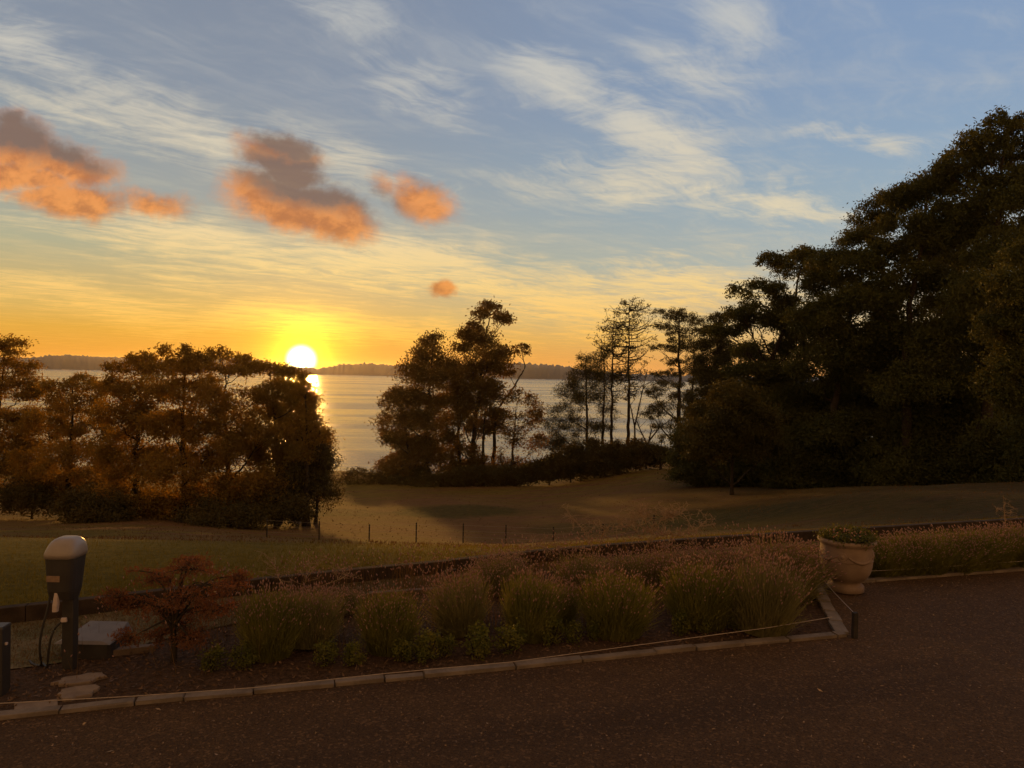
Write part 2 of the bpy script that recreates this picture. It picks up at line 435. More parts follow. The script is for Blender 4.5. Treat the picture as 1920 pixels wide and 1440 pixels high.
def drive_mat():
    m, t, out = mat('brown_gravel')
    g = t.new('ShaderNodeNewGeometry').outputs['Position']
    big = t.noise(g, .45, 6, .65); patch = t.noise(g, 3.0, 6, .7); fine = t.noise(g, 70.0, 4, .75); grain = t.noise(g, 260.0, 3, .7)
    vor = t.new('ShaderNodeTexVoronoi'); t.put(vor.inputs['Vector'], g); vor.inputs['Scale'].default_value = 55.0
    cell = t.sep(vor.outputs['Color'])[0]
    k = t.mix(t.mr(big, .3, .7), (.10, .052, .021), (.148, .078, .031))
    k = t.mix(t.mr(patch, .38, .66, 0, .55), k, (.085, .042, .015))
    trk = t.noise(t.mapping(t.mapping(g, rot=(0, 0, R(-15.5))), sc=(.12, 1.6, 1)), 1.0, 3, .5)
    k = t.mix(t.mr(trk, .50, .68, 0, .5), k, (.062, .031, .013))
    k = t.mix(t.mr(fine, .38, .60, .75, 0.0), k, (.03, .017, .009))
    k = t.mix(t.m('MULTIPLY', t.mr(cell, .80, .97), .42), k, (.27, .15, .07))
    k = t.mix(t.m('MULTIPLY', t.mr(grain, .58, .74), .45), k, (.27, .15, .07))
    principled(t, out, k, .9, t.m('ADD', t.m('MULTIPLY', fine, 1.0), t.m('ADD', t.m('MULTIPLY', grain, .5), t.m('MULTIPLY', patch, 1.2))), .2, 1.0, .02)
    return m
M['drive'] = drive_mat()
def soil_mat():
    m, t, out = mat('mulch')
    g = t.new('ShaderNodeNewGeometry').outputs['Position']
    n = t.noise(g, 22.0, 6, .7); b = t.noise(g, 1.2, 4, .6)
    k = t.mix(t.mr(n, .35, .7), (.045, .026, .015), (.12, .068, .04))
    k = t.mix(t.mr(b, .4, .7, 0, .5), k, (.09, .055, .035))
    principled(t, out, k, .95, n, .1, 1.0, .04)
    return m
M['soil'] = soil_mat()
def strip_mat():
    m, t, out = mat('thin_dry_lawn')
    g = t.new('ShaderNodeNewGeometry').outputs['Position']
    n = t.noise(g, 2.2, 6, .7); f = t.noise(g, 40.0, 4, .7)
    k = t.mix(t.mr(t.m('ADD', t.m('MULTIPLY', n, .7), t.m('MULTIPLY', f, .4)), .4, .7), (.085, .075, .03), (.19, .14, .075))
    principled(t, out, k, .95, f, .1, .8, .03)
    return m
M['strip'] = strip_mat()
def water_mat():
    m, t, out = mat('sea_water')
    g = t.new('ShaderNodeNewGeometry').outputs['Position']
    a = t.noise(t.mapping(g, rot=(0, 0, R(-4)), sc=(.0022, .022, 1)), 1.0, 5, .6)
    b = t.noise(t.mapping(g, rot=(0, 0, R(3)), sc=(.05, .3, 1)), 1.0, 4, .6)
    c = t.noise(t.mapping(g, sc=(.35, .9, 1)), 1.0, 3, .6)
    p = t.new('ShaderNodeBsdfPrincipled'); p.inputs['Base Color'].default_value = (.10, .10, .10, 1)
    p.inputs['IOR'].default_value = 1.33; p.inputs['Specular IOR Level'].default_value = .5
    t.put(p.inputs['Roughness'], t.mr(a, .42, .62, .15, .26))
    h = t.m('ADD', t.m('MULTIPLY', b, .5), t.m('MULTIPLY', c, .22))
    h = t.m('MULTIPLY', h, t.mr(a, .4, .62, .5, 1.2))
    bp = t.new('ShaderNodeBump'); t.put(bp.inputs['Height'], h); bp.inputs['Strength'].default_value = .8; bp.inputs['Distance'].default_value = .8
    t.l.new(bp.outputs[0], p.inputs['Normal'])
    t.l.new(p.outputs[0], out.inputs[0])
    return m
M['water'] = water_mat()
M['hill'] = leafmat('far_forest', (.03, .03, .022), (.05, .045, .03), 0.0, (1, 1, 1), .01)

# ------------------------------------------------------------------ ground
EDGE_PX = [(0, 1172), (147, 1155), (380, 1126), (619, 1097), (860, 1073), (1040, 1052), (1240, 1036), (1450, 1020), (1650, 1007), (1890, 991)]
EDGE = np.array([G(x, y)[:2] for x, y in EDGE_PX])
s0 = (EDGE[1] - EDGE[0]) / (EDGE[1][0] - EDGE[0][0]); s1 = (EDGE[-1] - EDGE[-3]) / (EDGE[-1][0] - EDGE[-3][0])
EDGE = np.vstack([EDGE[0] + s0 * (-14 - EDGE[0][0]), EDGE, EDGE[-1] + s1 * (18 - EDGE[-1][0])])
def edge_y(x): return np.interp(x, EDGE[:, 0], EDGE[:, 1])
LAWN_Z = 0.14
_py = np.array([-50, 9.6, 12, 20, 30, 45, 60, 80, 105, 118, 132, 160, 210, 400])
_pz = np.array([LAWN_Z, LAWN_Z, -.37, -2.25, -4.6, -7.85, -10.1, -12.06, -13.5, -14.4, -18.5, -25.5, -30, -34])
_ys = np.arange(-20, 400, .25); _zs = np.interp(_ys, _py, _pz)
_k = np.ones(13) / 13; _zs2 = np.convolve(np.pad(_zs, 6, mode='edge'), _k, 'valid')
def sstep(a, b, x):
    t = np.clip((x - a) / (b - a), 0, 1); return t * t * (3 - 2 * t)
def H(x, y):
    x = np.asarray(x, float); y = np.asarray(y, float)
    ye = edge_y(x)
    shift = np.maximum(ye - 9.6, 0) * np.exp(-np.maximum(y - ye, 0) / 25)
    z = np.interp(y - shift, _ys, _zs2)
    lift = 3.2 * sstep(0, 26, x) * sstep(14, 45, y) * (1 - .0 * y)
    lump = .35 * np.sin(x * .11 + 1.3) * np.sin(y * .09 + .4) * sstep(14, 40, y) + .12 * np.sin(x * .37 + y * .21) * sstep(12, 30, y)
    return z + lift * (1 - sstep(116, 150, y)) + lump
def HZ(x, y): return float(H(x, y))

def GT(x, y):
    for d in np.arange(11, 130, .5):
        q = P(x, y, d)
        if q[2] < HZ(q[0], q[1]): break
    return q
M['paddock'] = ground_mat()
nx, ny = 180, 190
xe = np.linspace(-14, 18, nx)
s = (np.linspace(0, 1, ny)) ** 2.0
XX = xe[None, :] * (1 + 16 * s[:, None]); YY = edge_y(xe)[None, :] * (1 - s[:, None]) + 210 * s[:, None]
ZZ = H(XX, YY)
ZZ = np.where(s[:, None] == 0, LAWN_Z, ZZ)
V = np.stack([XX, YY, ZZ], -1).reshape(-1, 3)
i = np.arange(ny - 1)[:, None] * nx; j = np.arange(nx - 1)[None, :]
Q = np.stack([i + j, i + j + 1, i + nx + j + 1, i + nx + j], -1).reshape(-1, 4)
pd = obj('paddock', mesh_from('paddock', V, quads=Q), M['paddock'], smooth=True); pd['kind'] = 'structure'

# garden soil sheet up to the edging
nxg, nyg = 160, 60
xg = np.linspace(-14, 18, nxg); tg = np.linspace(0, 1, nyg)
XX = np.repeat(xg[None, :], nyg, 0); YY = -6 + (edge_y(xg) + 6)[None, :] * tg[:, None]
ZZ = -.004 + 0 * XX
V = np.stack([XX, YY, ZZ], -1).reshape(-1, 3)
i = np.arange(nyg - 1)[:, None] * nxg; j = np.arange(nxg - 1)[None, :]
Q = np.stack([i + j, i + j + 1, i + nxg + j + 1, i + nxg + j], -1).reshape(-1, 4)
gb = obj('garden_soil', mesh_from('garden_soil', V, quads=Q), M['soil']); gb['kind'] = 'structure'

# thin lawn strip in front of the sleeper edging
lw = np.array([1.75, 1.6, 1.3, 1.0, .8, .5, .35, .25, .2])
lx = np.array([-14, -5, -3.5, -2.4, -1.2, 0, 1.5, 4, 18])
xs = np.linspace(-14, 18, 140)
Vt = [(x, edge_y(x) - .01, .006) for x in xs] + [(x, edge_y(x) - np.interp(x, lx, lw) - .12 * math.sin(x * 3.1) * math.sin(x * 1.3), .006) for x in xs]
n_ = len(xs)
ls = obj('lawn_strip', mesh_from('lawn_strip', Vt, quads=np.array([[k, n_ + k, n_ + k + 1, k + 1] for k in range(n_ - 1)])), M['strip']); ls['kind'] = 'structure'

# driveway
KERB_PX = [(-140, 1366), (0, 1352), (252, 1324), (475, 1303), (722, 1280), (968, 1256), (1232, 1228), (1397, 1212), (1590, 1195)]
KERB = [G(x, y)[:2] for x, y in KERB_PX]
SIDE_A, SIDE_B = G(1592, 1192)[:2], G(1538, 1100)[:2]
RK = [G(x, y)[:2] for x, y in [(1540, 1099), (1640, 1092), (1760, 1083), (1920, 1071)]]
RK.append(RK[-1] + (RK[-1] - RK[-2]) * 3.0)
KERB.insert(0, KERB[0] + (KERB[0] - KERB[1]) * 6)
poly = [(p[0], p[1], .004) for p in KERB] + [(SIDE_B[0], SIDE_B[1], .004)] + [(p[0], p[1], .004) for p in RK[1:]] + [(16, -6, .004), (-9, -6, .004)]
bm = bmesh.new(); fv = [bm.verts.new(p) for p in poly]; bm.faces.new(fv)
bmesh.ops.triangulate(bm, faces=bm.faces[:]); bmesh.ops.recalc_face_normals(bm, faces=bm.faces[:])
for f in bm.faces:
    if f.normal.z < 0: f.normal_flip()
me = bpy.data.meshes.new('driveway'); bm.to_mesh(me); bm.free()
dv = obj('driveway', me, M['drive']); dv['kind'] = 'structure'

# water and the far shore
WZ = -22.0
V = [(-4300, 60, WZ), (4300, 60, WZ), (4300, 4700, WZ), (-4300, 4700, WZ)]
wt = obj('water', mesh_from('water', V, quads=np.array([[0, 1, 2, 3]])), M['water']); wt['kind'] = 'structure'

def hill(name, d, prof, depth, seed):
    """ridge at distance d whose skyline follows prof (photo x, y)"""
    r_ = np.random.default_rng(seed)
    px = np.arange(prof[0][0], prof[-1][0] + 1, 3.0)
    py = np.interp(px, [p[0] for p in prof], [p[1] for p in prof])
    top = np.array([P(a, b, d + depth * .45) for a, b in zip(px, py)])
    top[:, 2] += 4.0 * sstep(880, 940, px) * (1 - sstep(1060, 1150, px))
    jag = np.convolve(r_.normal(size=len(px) + 4), np.ones(5) / 5, 'valid') * 2.0 + r_.normal(size=len(px)) * .9
    rows = []
    for k, q in enumerate(np.linspace(0, 1, 9)):
        hgt = math.sin(math.pi * min(1, q / .9) ** .8) if q < 1 else 0
        hh = (top[:, 2] - (WZ - 2)) * max(hgt, 0) + WZ - 2 + jag * (1.0 if .2 < q < .8 else 0) + r_.normal(size=len(px)) * (2.0 if .1 < q < .9 else 0)
        sc = (d + depth * q) / (d + depth * .45)
        rows.append(np.stack([top[:, 0] * sc, np.full(len(px), d + depth * q), hh], -1))
    V = np.concatenate(rows); n = len(px)
    i = np.arange(8)[:, None] * n; j = np.arange(n - 1)[None, :]
    Q = np.stack([i + j, i + j + 1, i + n + j + 1, i + n + j], -1).reshape(-1, 4)
    o = obj(name, mesh_from(name, V, quads=Q), M['hill']); o['kind'] = 'structure'
hill('hills', 2200, [(-700, 672), (-200, 668), (0, 671), (45, 672), (90, 668), (130, 666), (170, 669), (230, 673), (330, 675), (420, 672), (490, 676), (530, 689),
     (600, 690), (640, 683), (700, 683), (760, 685), (850, 684), (930, 684), (985, 683), (1030, 687), (1060, 690), (1085, 695), (1130, 698), (1190, 702), (1250, 703), (1330, 705), (1500, 706), (1700, 707), (2600, 722)], 700, 3)
hill('hills', 3300, [(-300, 664), (60, 672), (130, 671), (170, 668), (215, 670), (300, 674), (380, 678)], 500, 4)

# haze: one box of even pale air round everything, sky outside it
bm = bmesh.new(); bmesh.ops.create_cube(bm, size=1)
for q in bm.verts: q.co = Vector((q.co.x * 9000, q.co.y * 5200 + 2300, q.co.z * 62 - 1.0))
me = bpy.data.meshes.new('haze'); bm.to_mesh(me); bm.free()
hm = bpy.data.materials.new('haze_air'); hm.use_nodes = True; hm.node_tree.nodes.clear()
ht = NT(hm.node_tree); ho = ht.new('ShaderNodeOutputMaterial'); pv = ht.new('ShaderNodeVolumePrincipled')
pv.inputs['Color'].default_value = (1.0, .90, .80, 1); pv.inputs['Density'].default_value = .00003; pv.inputs['Anisotropy'].default_value = .75
ht.l.new(pv.outputs[0], ho.inputs['Volume'])
hz = obj('haze', me, hm); hz['kind'] = 'stuff'

# ------------------------------------------------------------------ trees
DK, LK, PK = 2.2, .82, 1.12
def tree(name, label, cat, d, trunk, pads, leaf='gum', dens=150, L=.34, W=.11, tr=.26, group=None, depth=.8, twigs=5, base=None, tuft=.55, shrub=False, spread=1.0, droop=.35):
    """trunk: photo points from foot to top; pads: (x, y, rx, ry) clumps of foliage; all at distance about d"""
    k = d / F_PX
    dens = dens * DK * 1.4; L = L * LK; W = W * LK
    t2 = np.array([P(x, y, d) for x, y in trunk])
    bx, by = t2[0][0], t2[0][1]
    t2[0][2] = HZ(bx, by) - .15
    if t2[0][2] > t2[1][2] - .3: t2[0][2] = t2[1][2] - .5
    # resample the trunk with a little wander
    seg = np.linspace(0, len(t2) - 1, 7 * (len(t2) - 1) + 1)
    tp = np.stack([np.interp(seg, np.arange(len(t2)), t2[:, c]) for c in range(3)], 1)
    wob = rng.normal(size=tp.shape) * tr * .16; wob[0] = 0; wob[:, 2] = 0
    wob[:, 1] += np.cumsum(rng.normal(size=len(tp)) * tr * .3); wob[0] = 0
    tp = tp + wob
    tb = Tubes()
    hh = (tp[:, 2] - tp[0, 2]) / max(tp[-1, 2] - tp[0, 2], .1)
    rad = tr * (1 - .86 * hh) * (1 + .5 * np.exp(-hh * 18))
    tb.add(tp, rad, 7)
    Cs = []; 
    width = max(p[0] for p in pads) - min(p[0] for p in pads)
    for (x, y, rx, ry) in pads:
        dd = d + rng.uniform(-.5, .5) * width * k * depth
        c = P(x, y, dd); a, b = rx * k * PK, ry * k * PK
        ax = np.array([a, max(a * .8, b), b])
        A = math.pi * a * b
        trd = max(.26, min(tuft * .85 * (b / 1.2) ** .5, b * .6))
        nt = max(5, int(A / (math.pi * trd * trd) * 2.6))
        u_ = rng.normal(size=(nt, 3)); u_[:, 2] = u_[:, 2] * .8 + .15; u_ /= np.linalg.norm(u_, axis=1, keepdims=True)
        rr = rng.uniform(.25, 1.05, nt)[:, None] ** .6
        tc = c + u_ * rr * ax * spread
        nl = max(8, int(A * dens / nt))
        cen = np.repeat(tc, nl, 0) + rng.normal(size=(nt * nl, 3)) * np.array([trd * .72, trd * .72, trd * .5]) * np.repeat(rng.uniform(.7, 1.3, nt), nl)[:, None]
        Cs.append(cen)
        # limb from the trunk to the clump, then twigs
        if not shrub or rng.random() < .5:
            hd = math.hypot(c[0] - np.interp(c[2], tp[:, 2], tp[:, 0]), c[1] - np.interp(c[2], tp[:, 2], tp[:, 1]))
            za = np.clip(c[2] - b * .6 - hd * rng.uniform(.55, .95), tp[0, 2] + .10 * (tp[-1, 2] - tp[0, 2]), tp[-1, 2] - .1)
            ia = int(np.argmin(np.abs(tp[:, 2] - za)))
            pa = tp[ia]; e = c - np.array([0, 0, b * .35])
            mid = (pa + e) / 2 + np.array([(e[0] - pa[0]) * .12, (e[1] - pa[1]) * .12, -abs(hd) * .06]) + rng.normal(size=3) * .12 * a
            r0 = min(rad[ia] * .5, .035 + .02 * np.linalg.norm(e - pa))
            lp = bez(pa, mid, e, 8) + np.vstack([np.zeros((1, 3)), rng.normal(size=(7, 3)) * .05 * math.sqrt(a)])
            tb.add(lp, np.linspace(r0, max(.018, r0 * .25), 8), 5)
            for q in rng.choice(nt, min(nt, twigs), replace=False):
                st = lp[rng.integers(4, 8)]
                tb.add(bez(st, (st + tc[q]) / 2 + rng.normal(size=3) * .1, tc[q], 4), np.linspace(max(.016, r0 * .28), .009, 4), 4)
    o = empty(name, tuple(tp[0]), label, cat, group)
    obj('trunk' if not shrub else 'stems', tb.mesh(name + '_trunk', tp[0]), M['bark'], o, True)
    C = np.concatenate(Cs)
    gz = H(C[:, 0], C[:, 1]); C = C[C[:, 2] > gz + .05]
    V, Q = leaf_quads(C, L, W, droop)
    obj('crown' if not shrub else 'foliage', mesh_from(name + '_crown', V - tp[0], quads=Q), M[leaf], o)
    return o

DK, PK = 1.8, 1.10
GL = 'eucalypts on the paddock below the sun'
tree('gum_tree', 'feathery gum tree with flat layered top at the far end of the sunlit row', 'tree', 62, [(-15, 965), (-5, 830), (5, 650)],
     [(15, 643, 34, 11), (2, 660, 40, 13), (32, 690, 42, 14), (-22, 648, 30, 18), (12, 718, 58, 20), (45, 735, 45, 16), (0, 785, 70, 28), (55, 800, 45, 28), (-15, 850, 60, 40), (60, 865, 60, 38), (10, 900, 60, 28)], group=GL, leaf='gum_glow')
tree('gum_tree', 'low dark gum tree with hill and water showing over its top', 'tree', 58, [(130, 985), (135, 850), (142, 725)],
     [(150, 714, 36, 11), (110, 728, 34, 14), (186, 727, 26, 12), (140, 760, 58, 24), (88, 795, 48, 28), (175, 812, 52, 28), (120, 860, 75, 34), (172, 905, 66, 34), (92, 915, 48, 28)], group=GL, leaf='gum_glow')
tree('gum_tree', 'rounded gum tree topped by one small flat clump under the far hills', 'tree', 55, [(250, 1005), (255, 850), (266, 690)],
     [(268, 672, 26, 11), (240, 690, 38, 15), (292, 692, 34, 15), (212, 722, 36, 18), (270, 740, 60, 25), (226, 782, 58, 30), (292, 802, 58, 34), (218, 852, 58, 34), (282, 872, 68, 40), (232, 935, 66, 36), (290, 950, 50, 30)], group=GL, leaf='gum_glow', dens=165)
tree('gum_tree', 'tallest and broadest gum tree of the sunlit row with a domed top', 'tree', 52, [(345, 1015), (335, 850), (342, 680)],
     [(335, 661, 28, 12), (366, 671, 24, 11), (318, 684, 40, 14), (378, 690, 44, 17), (340, 728, 65, 27), (392, 762, 48, 28), (330, 800, 60, 30), (402, 832, 54, 34), (338, 880, 68, 40), (392, 930, 60, 35), (322, 952, 58, 34)], group=GL, leaf='gum_glow', dens=165)
tree('gum_tree', 'gum tree with bare forked limbs showing just under its flat top', 'tree', 55, [(430, 995), (425, 850), (415, 760), (425, 690)],
     [(412, 667, 30, 11), (446, 676, 28, 9), (472, 689, 33, 12), (425, 694, 42, 11), (392, 722, 26, 14), (476, 745, 40, 20), (440, 792, 54, 28), (492, 805, 36, 24), (450, 850, 58, 38), (482, 912, 56, 38), (430, 942, 58, 30)], group=GL, leaf='gum_glow', twigs=9)
tree('gum_tree', 'open gum tree directly below the rising sun', 'tree', 57, [(522, 985), (518, 850), (502, 700)],
     [(505, 690, 38, 12), (542, 702, 32, 12), (520, 732, 38, 20), (556, 748, 30, 16), (500, 770, 28, 18), (540, 802, 36, 22), (508, 850, 42, 32), (558, 862, 36, 26), (522, 920, 58, 34)], group=GL, leaf='gum_glow', dens=190, twigs=8)
tree('gum_tree', 'narrow gum tree with small hanging lobes against the glowing water', 'tree', 54, [(575, 965), (572, 850), (570, 740)],
     [(568, 736, 20, 20), (580, 766, 17, 22), (590, 792, 15, 15), (586, 822, 18, 13), (613, 816, 11, 11), (560, 800, 17, 20), (600, 802, 15, 9), (570, 850, 20, 16)], group=GL, leaf='gum_glow', dens=140, twigs=7)
tree('gum_tree', 'thick leafy gum tree behind the narrow lobed one, hiding the glitter on the water', 'tree', 64, [(562, 975), (560, 860), (556, 730)],
     [(545, 722, 32, 16), (572, 752, 26, 22), (548, 772, 34, 26), (566, 808, 30, 26), (550, 838, 38, 28), (592, 850, 30, 28), (568, 888, 40, 28), (600, 822, 20, 18), (570, 775, 30, 24), (552, 805, 34, 26), (578, 845, 30, 26), (555, 865, 34, 24)], group=GL, leaf='gum_glow', dens=170, twigs=7)
tree('young_pine', 'dense pyramid of young pine at the foot of the narrow gum tree', 'tree', 56, [(592, 955), (598, 880), (603, 832)],
     [(603, 842, 10, 18), (600, 868, 26, 24), (619, 866, 9, 24), (562, 900, 52, 32), (602, 905, 32, 30), (590, 928, 44, 24), (540, 915, 38, 26)], leaf='scrub', dens=220, L=.26, W=.08, tr=.14)
tree('bush', 'round fluffy bush alone in the gap in front of the water', 'bush', 100, [(680, 922), (680, 900)],
     [(680, 898, 40, 16), (652, 908, 26, 12), (708, 907, 26, 12), (672, 887, 18, 9), (694, 889, 15, 8)], leaf='scrub', dens=70, L=.5, W=.10, tr=.1, shrub=True)

# extra low mass that closes the bottom of the sunlit row
for (x, y, wd, hh, dd, lab) in [(180, 950, 70, 34, 50, 'low dark scrub under the gum tree that has a small flat clump on top'), (410, 965, 80, 34, 50, 'wide low scrub below the gum tree with bare forked limbs'),
                            (60, 930, 70, 30, 57, 'low scrub at the foot of the feathery gum tree'), (520, 950, 70, 26, 53, 'low scrub between the open gum tree and the young pine')]:
    tree('scrub', lab, 'bush', dd, [(x, y + hh + 10), (x, y)], [(x, y, wd * .7, hh), (x - wd * .5, y + 8, wd * .5, hh * .8), (x + wd * .5, y + 6, wd * .5, hh * .8), (x + 5, y + hh * .5, wd * .8, hh * .6)], leaf='scrub', dens=150, L=.3, W=.1, tr=.1, shrub=True)

DK, PK = 2.0, 1.12
GM = 'trees along the water edge'
tree('gum_tree', 'broad gum tree nearest the open water on the shore', 'tree', 104, [(802, 915), (800, 800), (812, 645)],
     [(812, 643, 24, 14), (792, 660, 27, 20), (840, 682, 24, 18), (776, 690, 24, 20), (816, 705, 48, 23), (760, 742, 26, 16), (738, 752, 20, 20), (792, 760, 42, 26), (738, 800, 24, 20), (772, 830, 42, 25), (728, 868, 16, 16), (762, 882, 38, 22), (810, 850, 36, 26), (735, 893, 22, 12), (808, 800, 30, 22)], group=GM, dens=62, L=.55, W=.2, tr=.42, tuft=.9, twigs=6)
tree('gum_tree', 'tallest gum tree on the shore with a domed tuft above the rest', 'tree', 106, [(880, 915), (892, 780), (905, 690), (912, 620), (920, 580)],
     [(922, 576, 17, 13), (940, 598, 14, 12), (905, 590, 16, 11), (946, 600, 10, 9), (890, 609, 14, 9), (880, 627, 26, 11), (905, 640, 32, 20), (868, 650, 20, 11), (920, 668, 33, 20), (880, 690, 38, 18), (936, 690, 22, 16), (905, 720, 33, 16), (862, 740, 25, 20), (870, 785, 23, 20), (902, 802, 30, 16), (850, 820, 22, 16), (865, 870, 34, 18)], group=GM, dens=60, L=.55, W=.2, tr=.42, tuft=.9, twigs=7)
tree('gum_tree', 'spindly gum tree with one small tuft on a long bare stem', 'tree', 108, [(922, 910), (928, 800), (935, 765), (962, 728), (985, 690), (979, 655)],
     [(978, 650, 13, 7), (988, 660, 7, 5), (968, 659, 7, 5), (946, 782, 24, 14), (925, 800, 24, 14), (955, 700, 10, 8)], group=GM, dens=50, L=.5, W=.17, tr=.34, tuft=.8, twigs=6)
tree('gum_tree', 'thin see-through gum tree at the edge of the tallest shore trees', 'tree', 103, [(958, 912), (962, 840), (968, 760)],
     [(975, 745, 24, 14), (1002, 766, 17, 16), (985, 790, 23, 16), (958, 822, 22, 18), (1002, 832, 18, 20), (1012, 782, 9, 12), (972, 872, 22, 14), (942, 862, 18, 16)], group=GM, dens=36, L=.5, W=.17, tr=.24, tuft=.9, twigs=9)
tree('gum_tree', 'slim gum tree with several leaning stems behind the tallest shore tree', 'tree', 110, [(840, 915), (852, 830), (872, 770), (880, 720)],
     [(880, 715, 30, 18), (850, 740, 25, 18), (838, 790, 22, 20), (890, 760, 22, 14), (842, 850, 24, 16)], group=GM, dens=48, L=.5, W=.18, tr=.3, tuft=.9, twigs=8)
tree('gum_tree', 'many stemmed gum tree filling the space below the broad shore gum', 'tree', 102, [(770, 920), (768, 860), (760, 800), (752, 750)],
     [(750, 745, 24, 14), (740, 775, 20, 16), (775, 790, 28, 18), (745, 825, 26, 18), (790, 850, 26, 16), (750, 865, 30, 16), (722, 885, 16, 12), (770, 895, 36, 14)], group=GM, dens=58, L=.5, W=.17, tr=.26, tuft=.8, twigs=10)
tree('gum_tree', 'upright gum tree with straight bare lower stems in the middle of the shore trees', 'tree', 107, [(862, 918), (860, 820), (858, 700)],
     [(856, 690, 28, 16), (838, 712, 24, 14), (872, 722, 24, 14), (850, 752, 26, 14), (880, 842, 18, 10), (842, 882, 24, 12), (890, 880, 24, 12)], group=GM, dens=60, L=.5, W=.18, tr=.34, tuft=.8, twigs=9)
tree('gum_tree', 'slender gum tree with a straight bare lower trunk beside the spindly one', 'tree', 105, [(907, 918), (906, 830), (912, 740)],
     [(910, 735, 24, 14), (928, 748, 20, 14), (895, 760, 22, 12), (918, 778, 26, 14), (900, 858, 16, 9), (930, 880, 20, 10)], group=GM, dens=60, L=.5, W=.18, tr=.3, tuft=.8, twigs=9)
# shrubs along the brow, left to right
brow = [(745, 905, 34, 14), (800, 900, 40, 20), (855, 898, 40, 22), (905, 895, 40, 22), (950, 893, 36, 20), (990, 888, 30, 16), (1030, 878, 34, 20), (1070, 868, 40, 28), (1115, 858, 40, 32), (1160, 855, 38, 28), (1200, 850, 36, 24), (1240, 852, 26, 14)]
blab = ['low bush at the water end of the shore scrub', 'dark bush below the broad shore gum tree', 'dark bush at the foot of the leaning stems', 'dark bush under the tallest shore gum tree', 'dark bush by the spindly gum tree stem',
        'low bush in front of the thin see-through gum tree', 'low bush where the gum trees give way to pines', 'bush under the two dense pines', 'tall bush between the dense pines and bare conifers', 'bush at the foot of the tallest bare conifer', 'bush around the forked bare tree', 'small bush close to the layered pine trunk']
for (x, y, rx, ry), lb in zip(brow, blab):
    tree('shore_bush', lb, 'bush', 101, [(x, y + ry + 6), (x, y - ry * .3)], [(x, y, rx, ry * .8), (x - rx * .5, y + 4, rx * .6, ry * .7), (x + rx * .5, y + 3, rx * .6, ry * .7), (x + rng.uniform(-10, 10), y - ry * .6, rx * .35, ry * .5), (x, y + ry * .5, rx, ry * .6)],
         leaf='scrub', dens=75, L=.5, W=.17, tr=.1, shrub=True, group='scrub along the brow above the water', tuft=.7)
tree('seedling_pine', 'spiky young pine beside the layered pine trunk', 'tree', 99, [(1238, 868), (1240, 812)], [(1240, 825, 7, 12), (1232, 842, 16, 7), (1248, 846, 18, 6), (1226, 858, 18, 6), (1252, 860, 16, 6), (1240, 852, 14, 10)], leaf='pine', dens=80, L=.5, W=.07, tr=.1, tuft=.5, droop=-.4)

pk = dict(leaf='pine', dens=95, L=.42, W=.08, tuft=.7, droop=-.2)
tree('pine_tree', 'dense bushy pine with rounded top at the edge of the shore gap', 'tree', 108, [(1100, 875), (1100, 770), (1098, 672)],
     [(1098, 674, 18, 10), (1086, 698, 24, 13), (1114, 702, 18, 13), (1070, 735, 24, 16), (1100, 750, 28, 18), (1058, 770, 24, 16), (1040, 800, 27, 16), (1028, 832, 20, 18), (1060, 832, 33, 22), (1095, 802, 28, 18), (1088, 722, 28, 12)], tr=.3, group=GM, **pk)
tree('pine_tree', 'second dense pine pressed against the first with a taller point', 'tree', 106, [(1130, 875), (1131, 770), (1132, 668)],
     [(1132, 670, 15, 12), (1120, 690, 23, 12), (1140, 710, 18, 13), (1126, 738, 23, 16), (1140, 775, 16, 13), (1130, 802, 18, 12), (1118, 715, 16, 12)], tr=.26, group=GM, **pk)

def sparse(name, label, d, trunk, nb, maxw, tr, top_frac=.30, tufts=True, group=None):
    """tall conifer that has lost most of its needles"""
    t2 = np.array([P(x, y, d) for x, y in trunk]); t2[0][2] = HZ(t2[0][0], t2[0][1]) - .1
    seg = np.linspace(0, len(t2) - 1, 12 * (len(t2) - 1) + 1)
    tp = np.stack([np.interp(seg, np.arange(len(t2)), t2[:, c]) for c in range(3)], 1)
    tp[1:, :2] += rng.normal(size=(len(tp) - 1, 2)) * .05
    hgt = tp[-1, 2] - tp[0, 2]
    tb = Tubes(); tb.add(tp, np.linspace(tr, .04, len(tp)), 7); Cs = []
    for b in range(nb):
        q = rng.uniform(top_frac, .99) ** .8
        z = tp[0, 2] + hgt * q; p = np.array([np.interp(z, tp[:, 2], tp[:, c]) for c in range(3)])
        ln = maxw * (.25 + .75 * math.sin(math.pi * min(1, (1.02 - q) / (1 - top_frac)) ** .75)) * rng.uniform(.4, 1.0)
        a = rng.uniform(0, 2 * math.pi); dr = np.array([math.cos(a), math.sin(a), 0])
        e = p + dr * ln + np.array([0, 0, ln * rng.uniform(.05, .6)])
        lp = bez(p, p + dr * ln * .6 + np.array([0, 0, -.05 * ln]), e, 7)
        tb.add(lp, np.linspace(.075, .02, 7), 4)
        for s_ in range(6):
            st = lp[rng.integers(2, 7)]; en = st + (dr * rng.uniform(.2, .8) + rng.normal(size=3) * .45 + np.array([0, 0, .25])) * ln * .34
            tb.add([st, (st + en) / 2 + rng.normal(size=3) * .05, en], [.03, .022, .014], 4)
            if tufts and rng.random() < .62:
                Cs.append(en + rng.normal(size=(int(rng.integers(7, 20)), 3)) * .24)
    o = empty(name, tuple(tp[0]), label, 'tree', group)
    obj('trunk', tb.mesh('sparse_trunk', tp[0]), M['bark'], o, True)
    if Cs:
        V, Q = leaf_quads(np.concatenate(Cs), .36, .10, -.3)
        obj('crown', mesh_from('sparse_crown', V - tp[0], quads=Q), M['pine'], o)
    return o
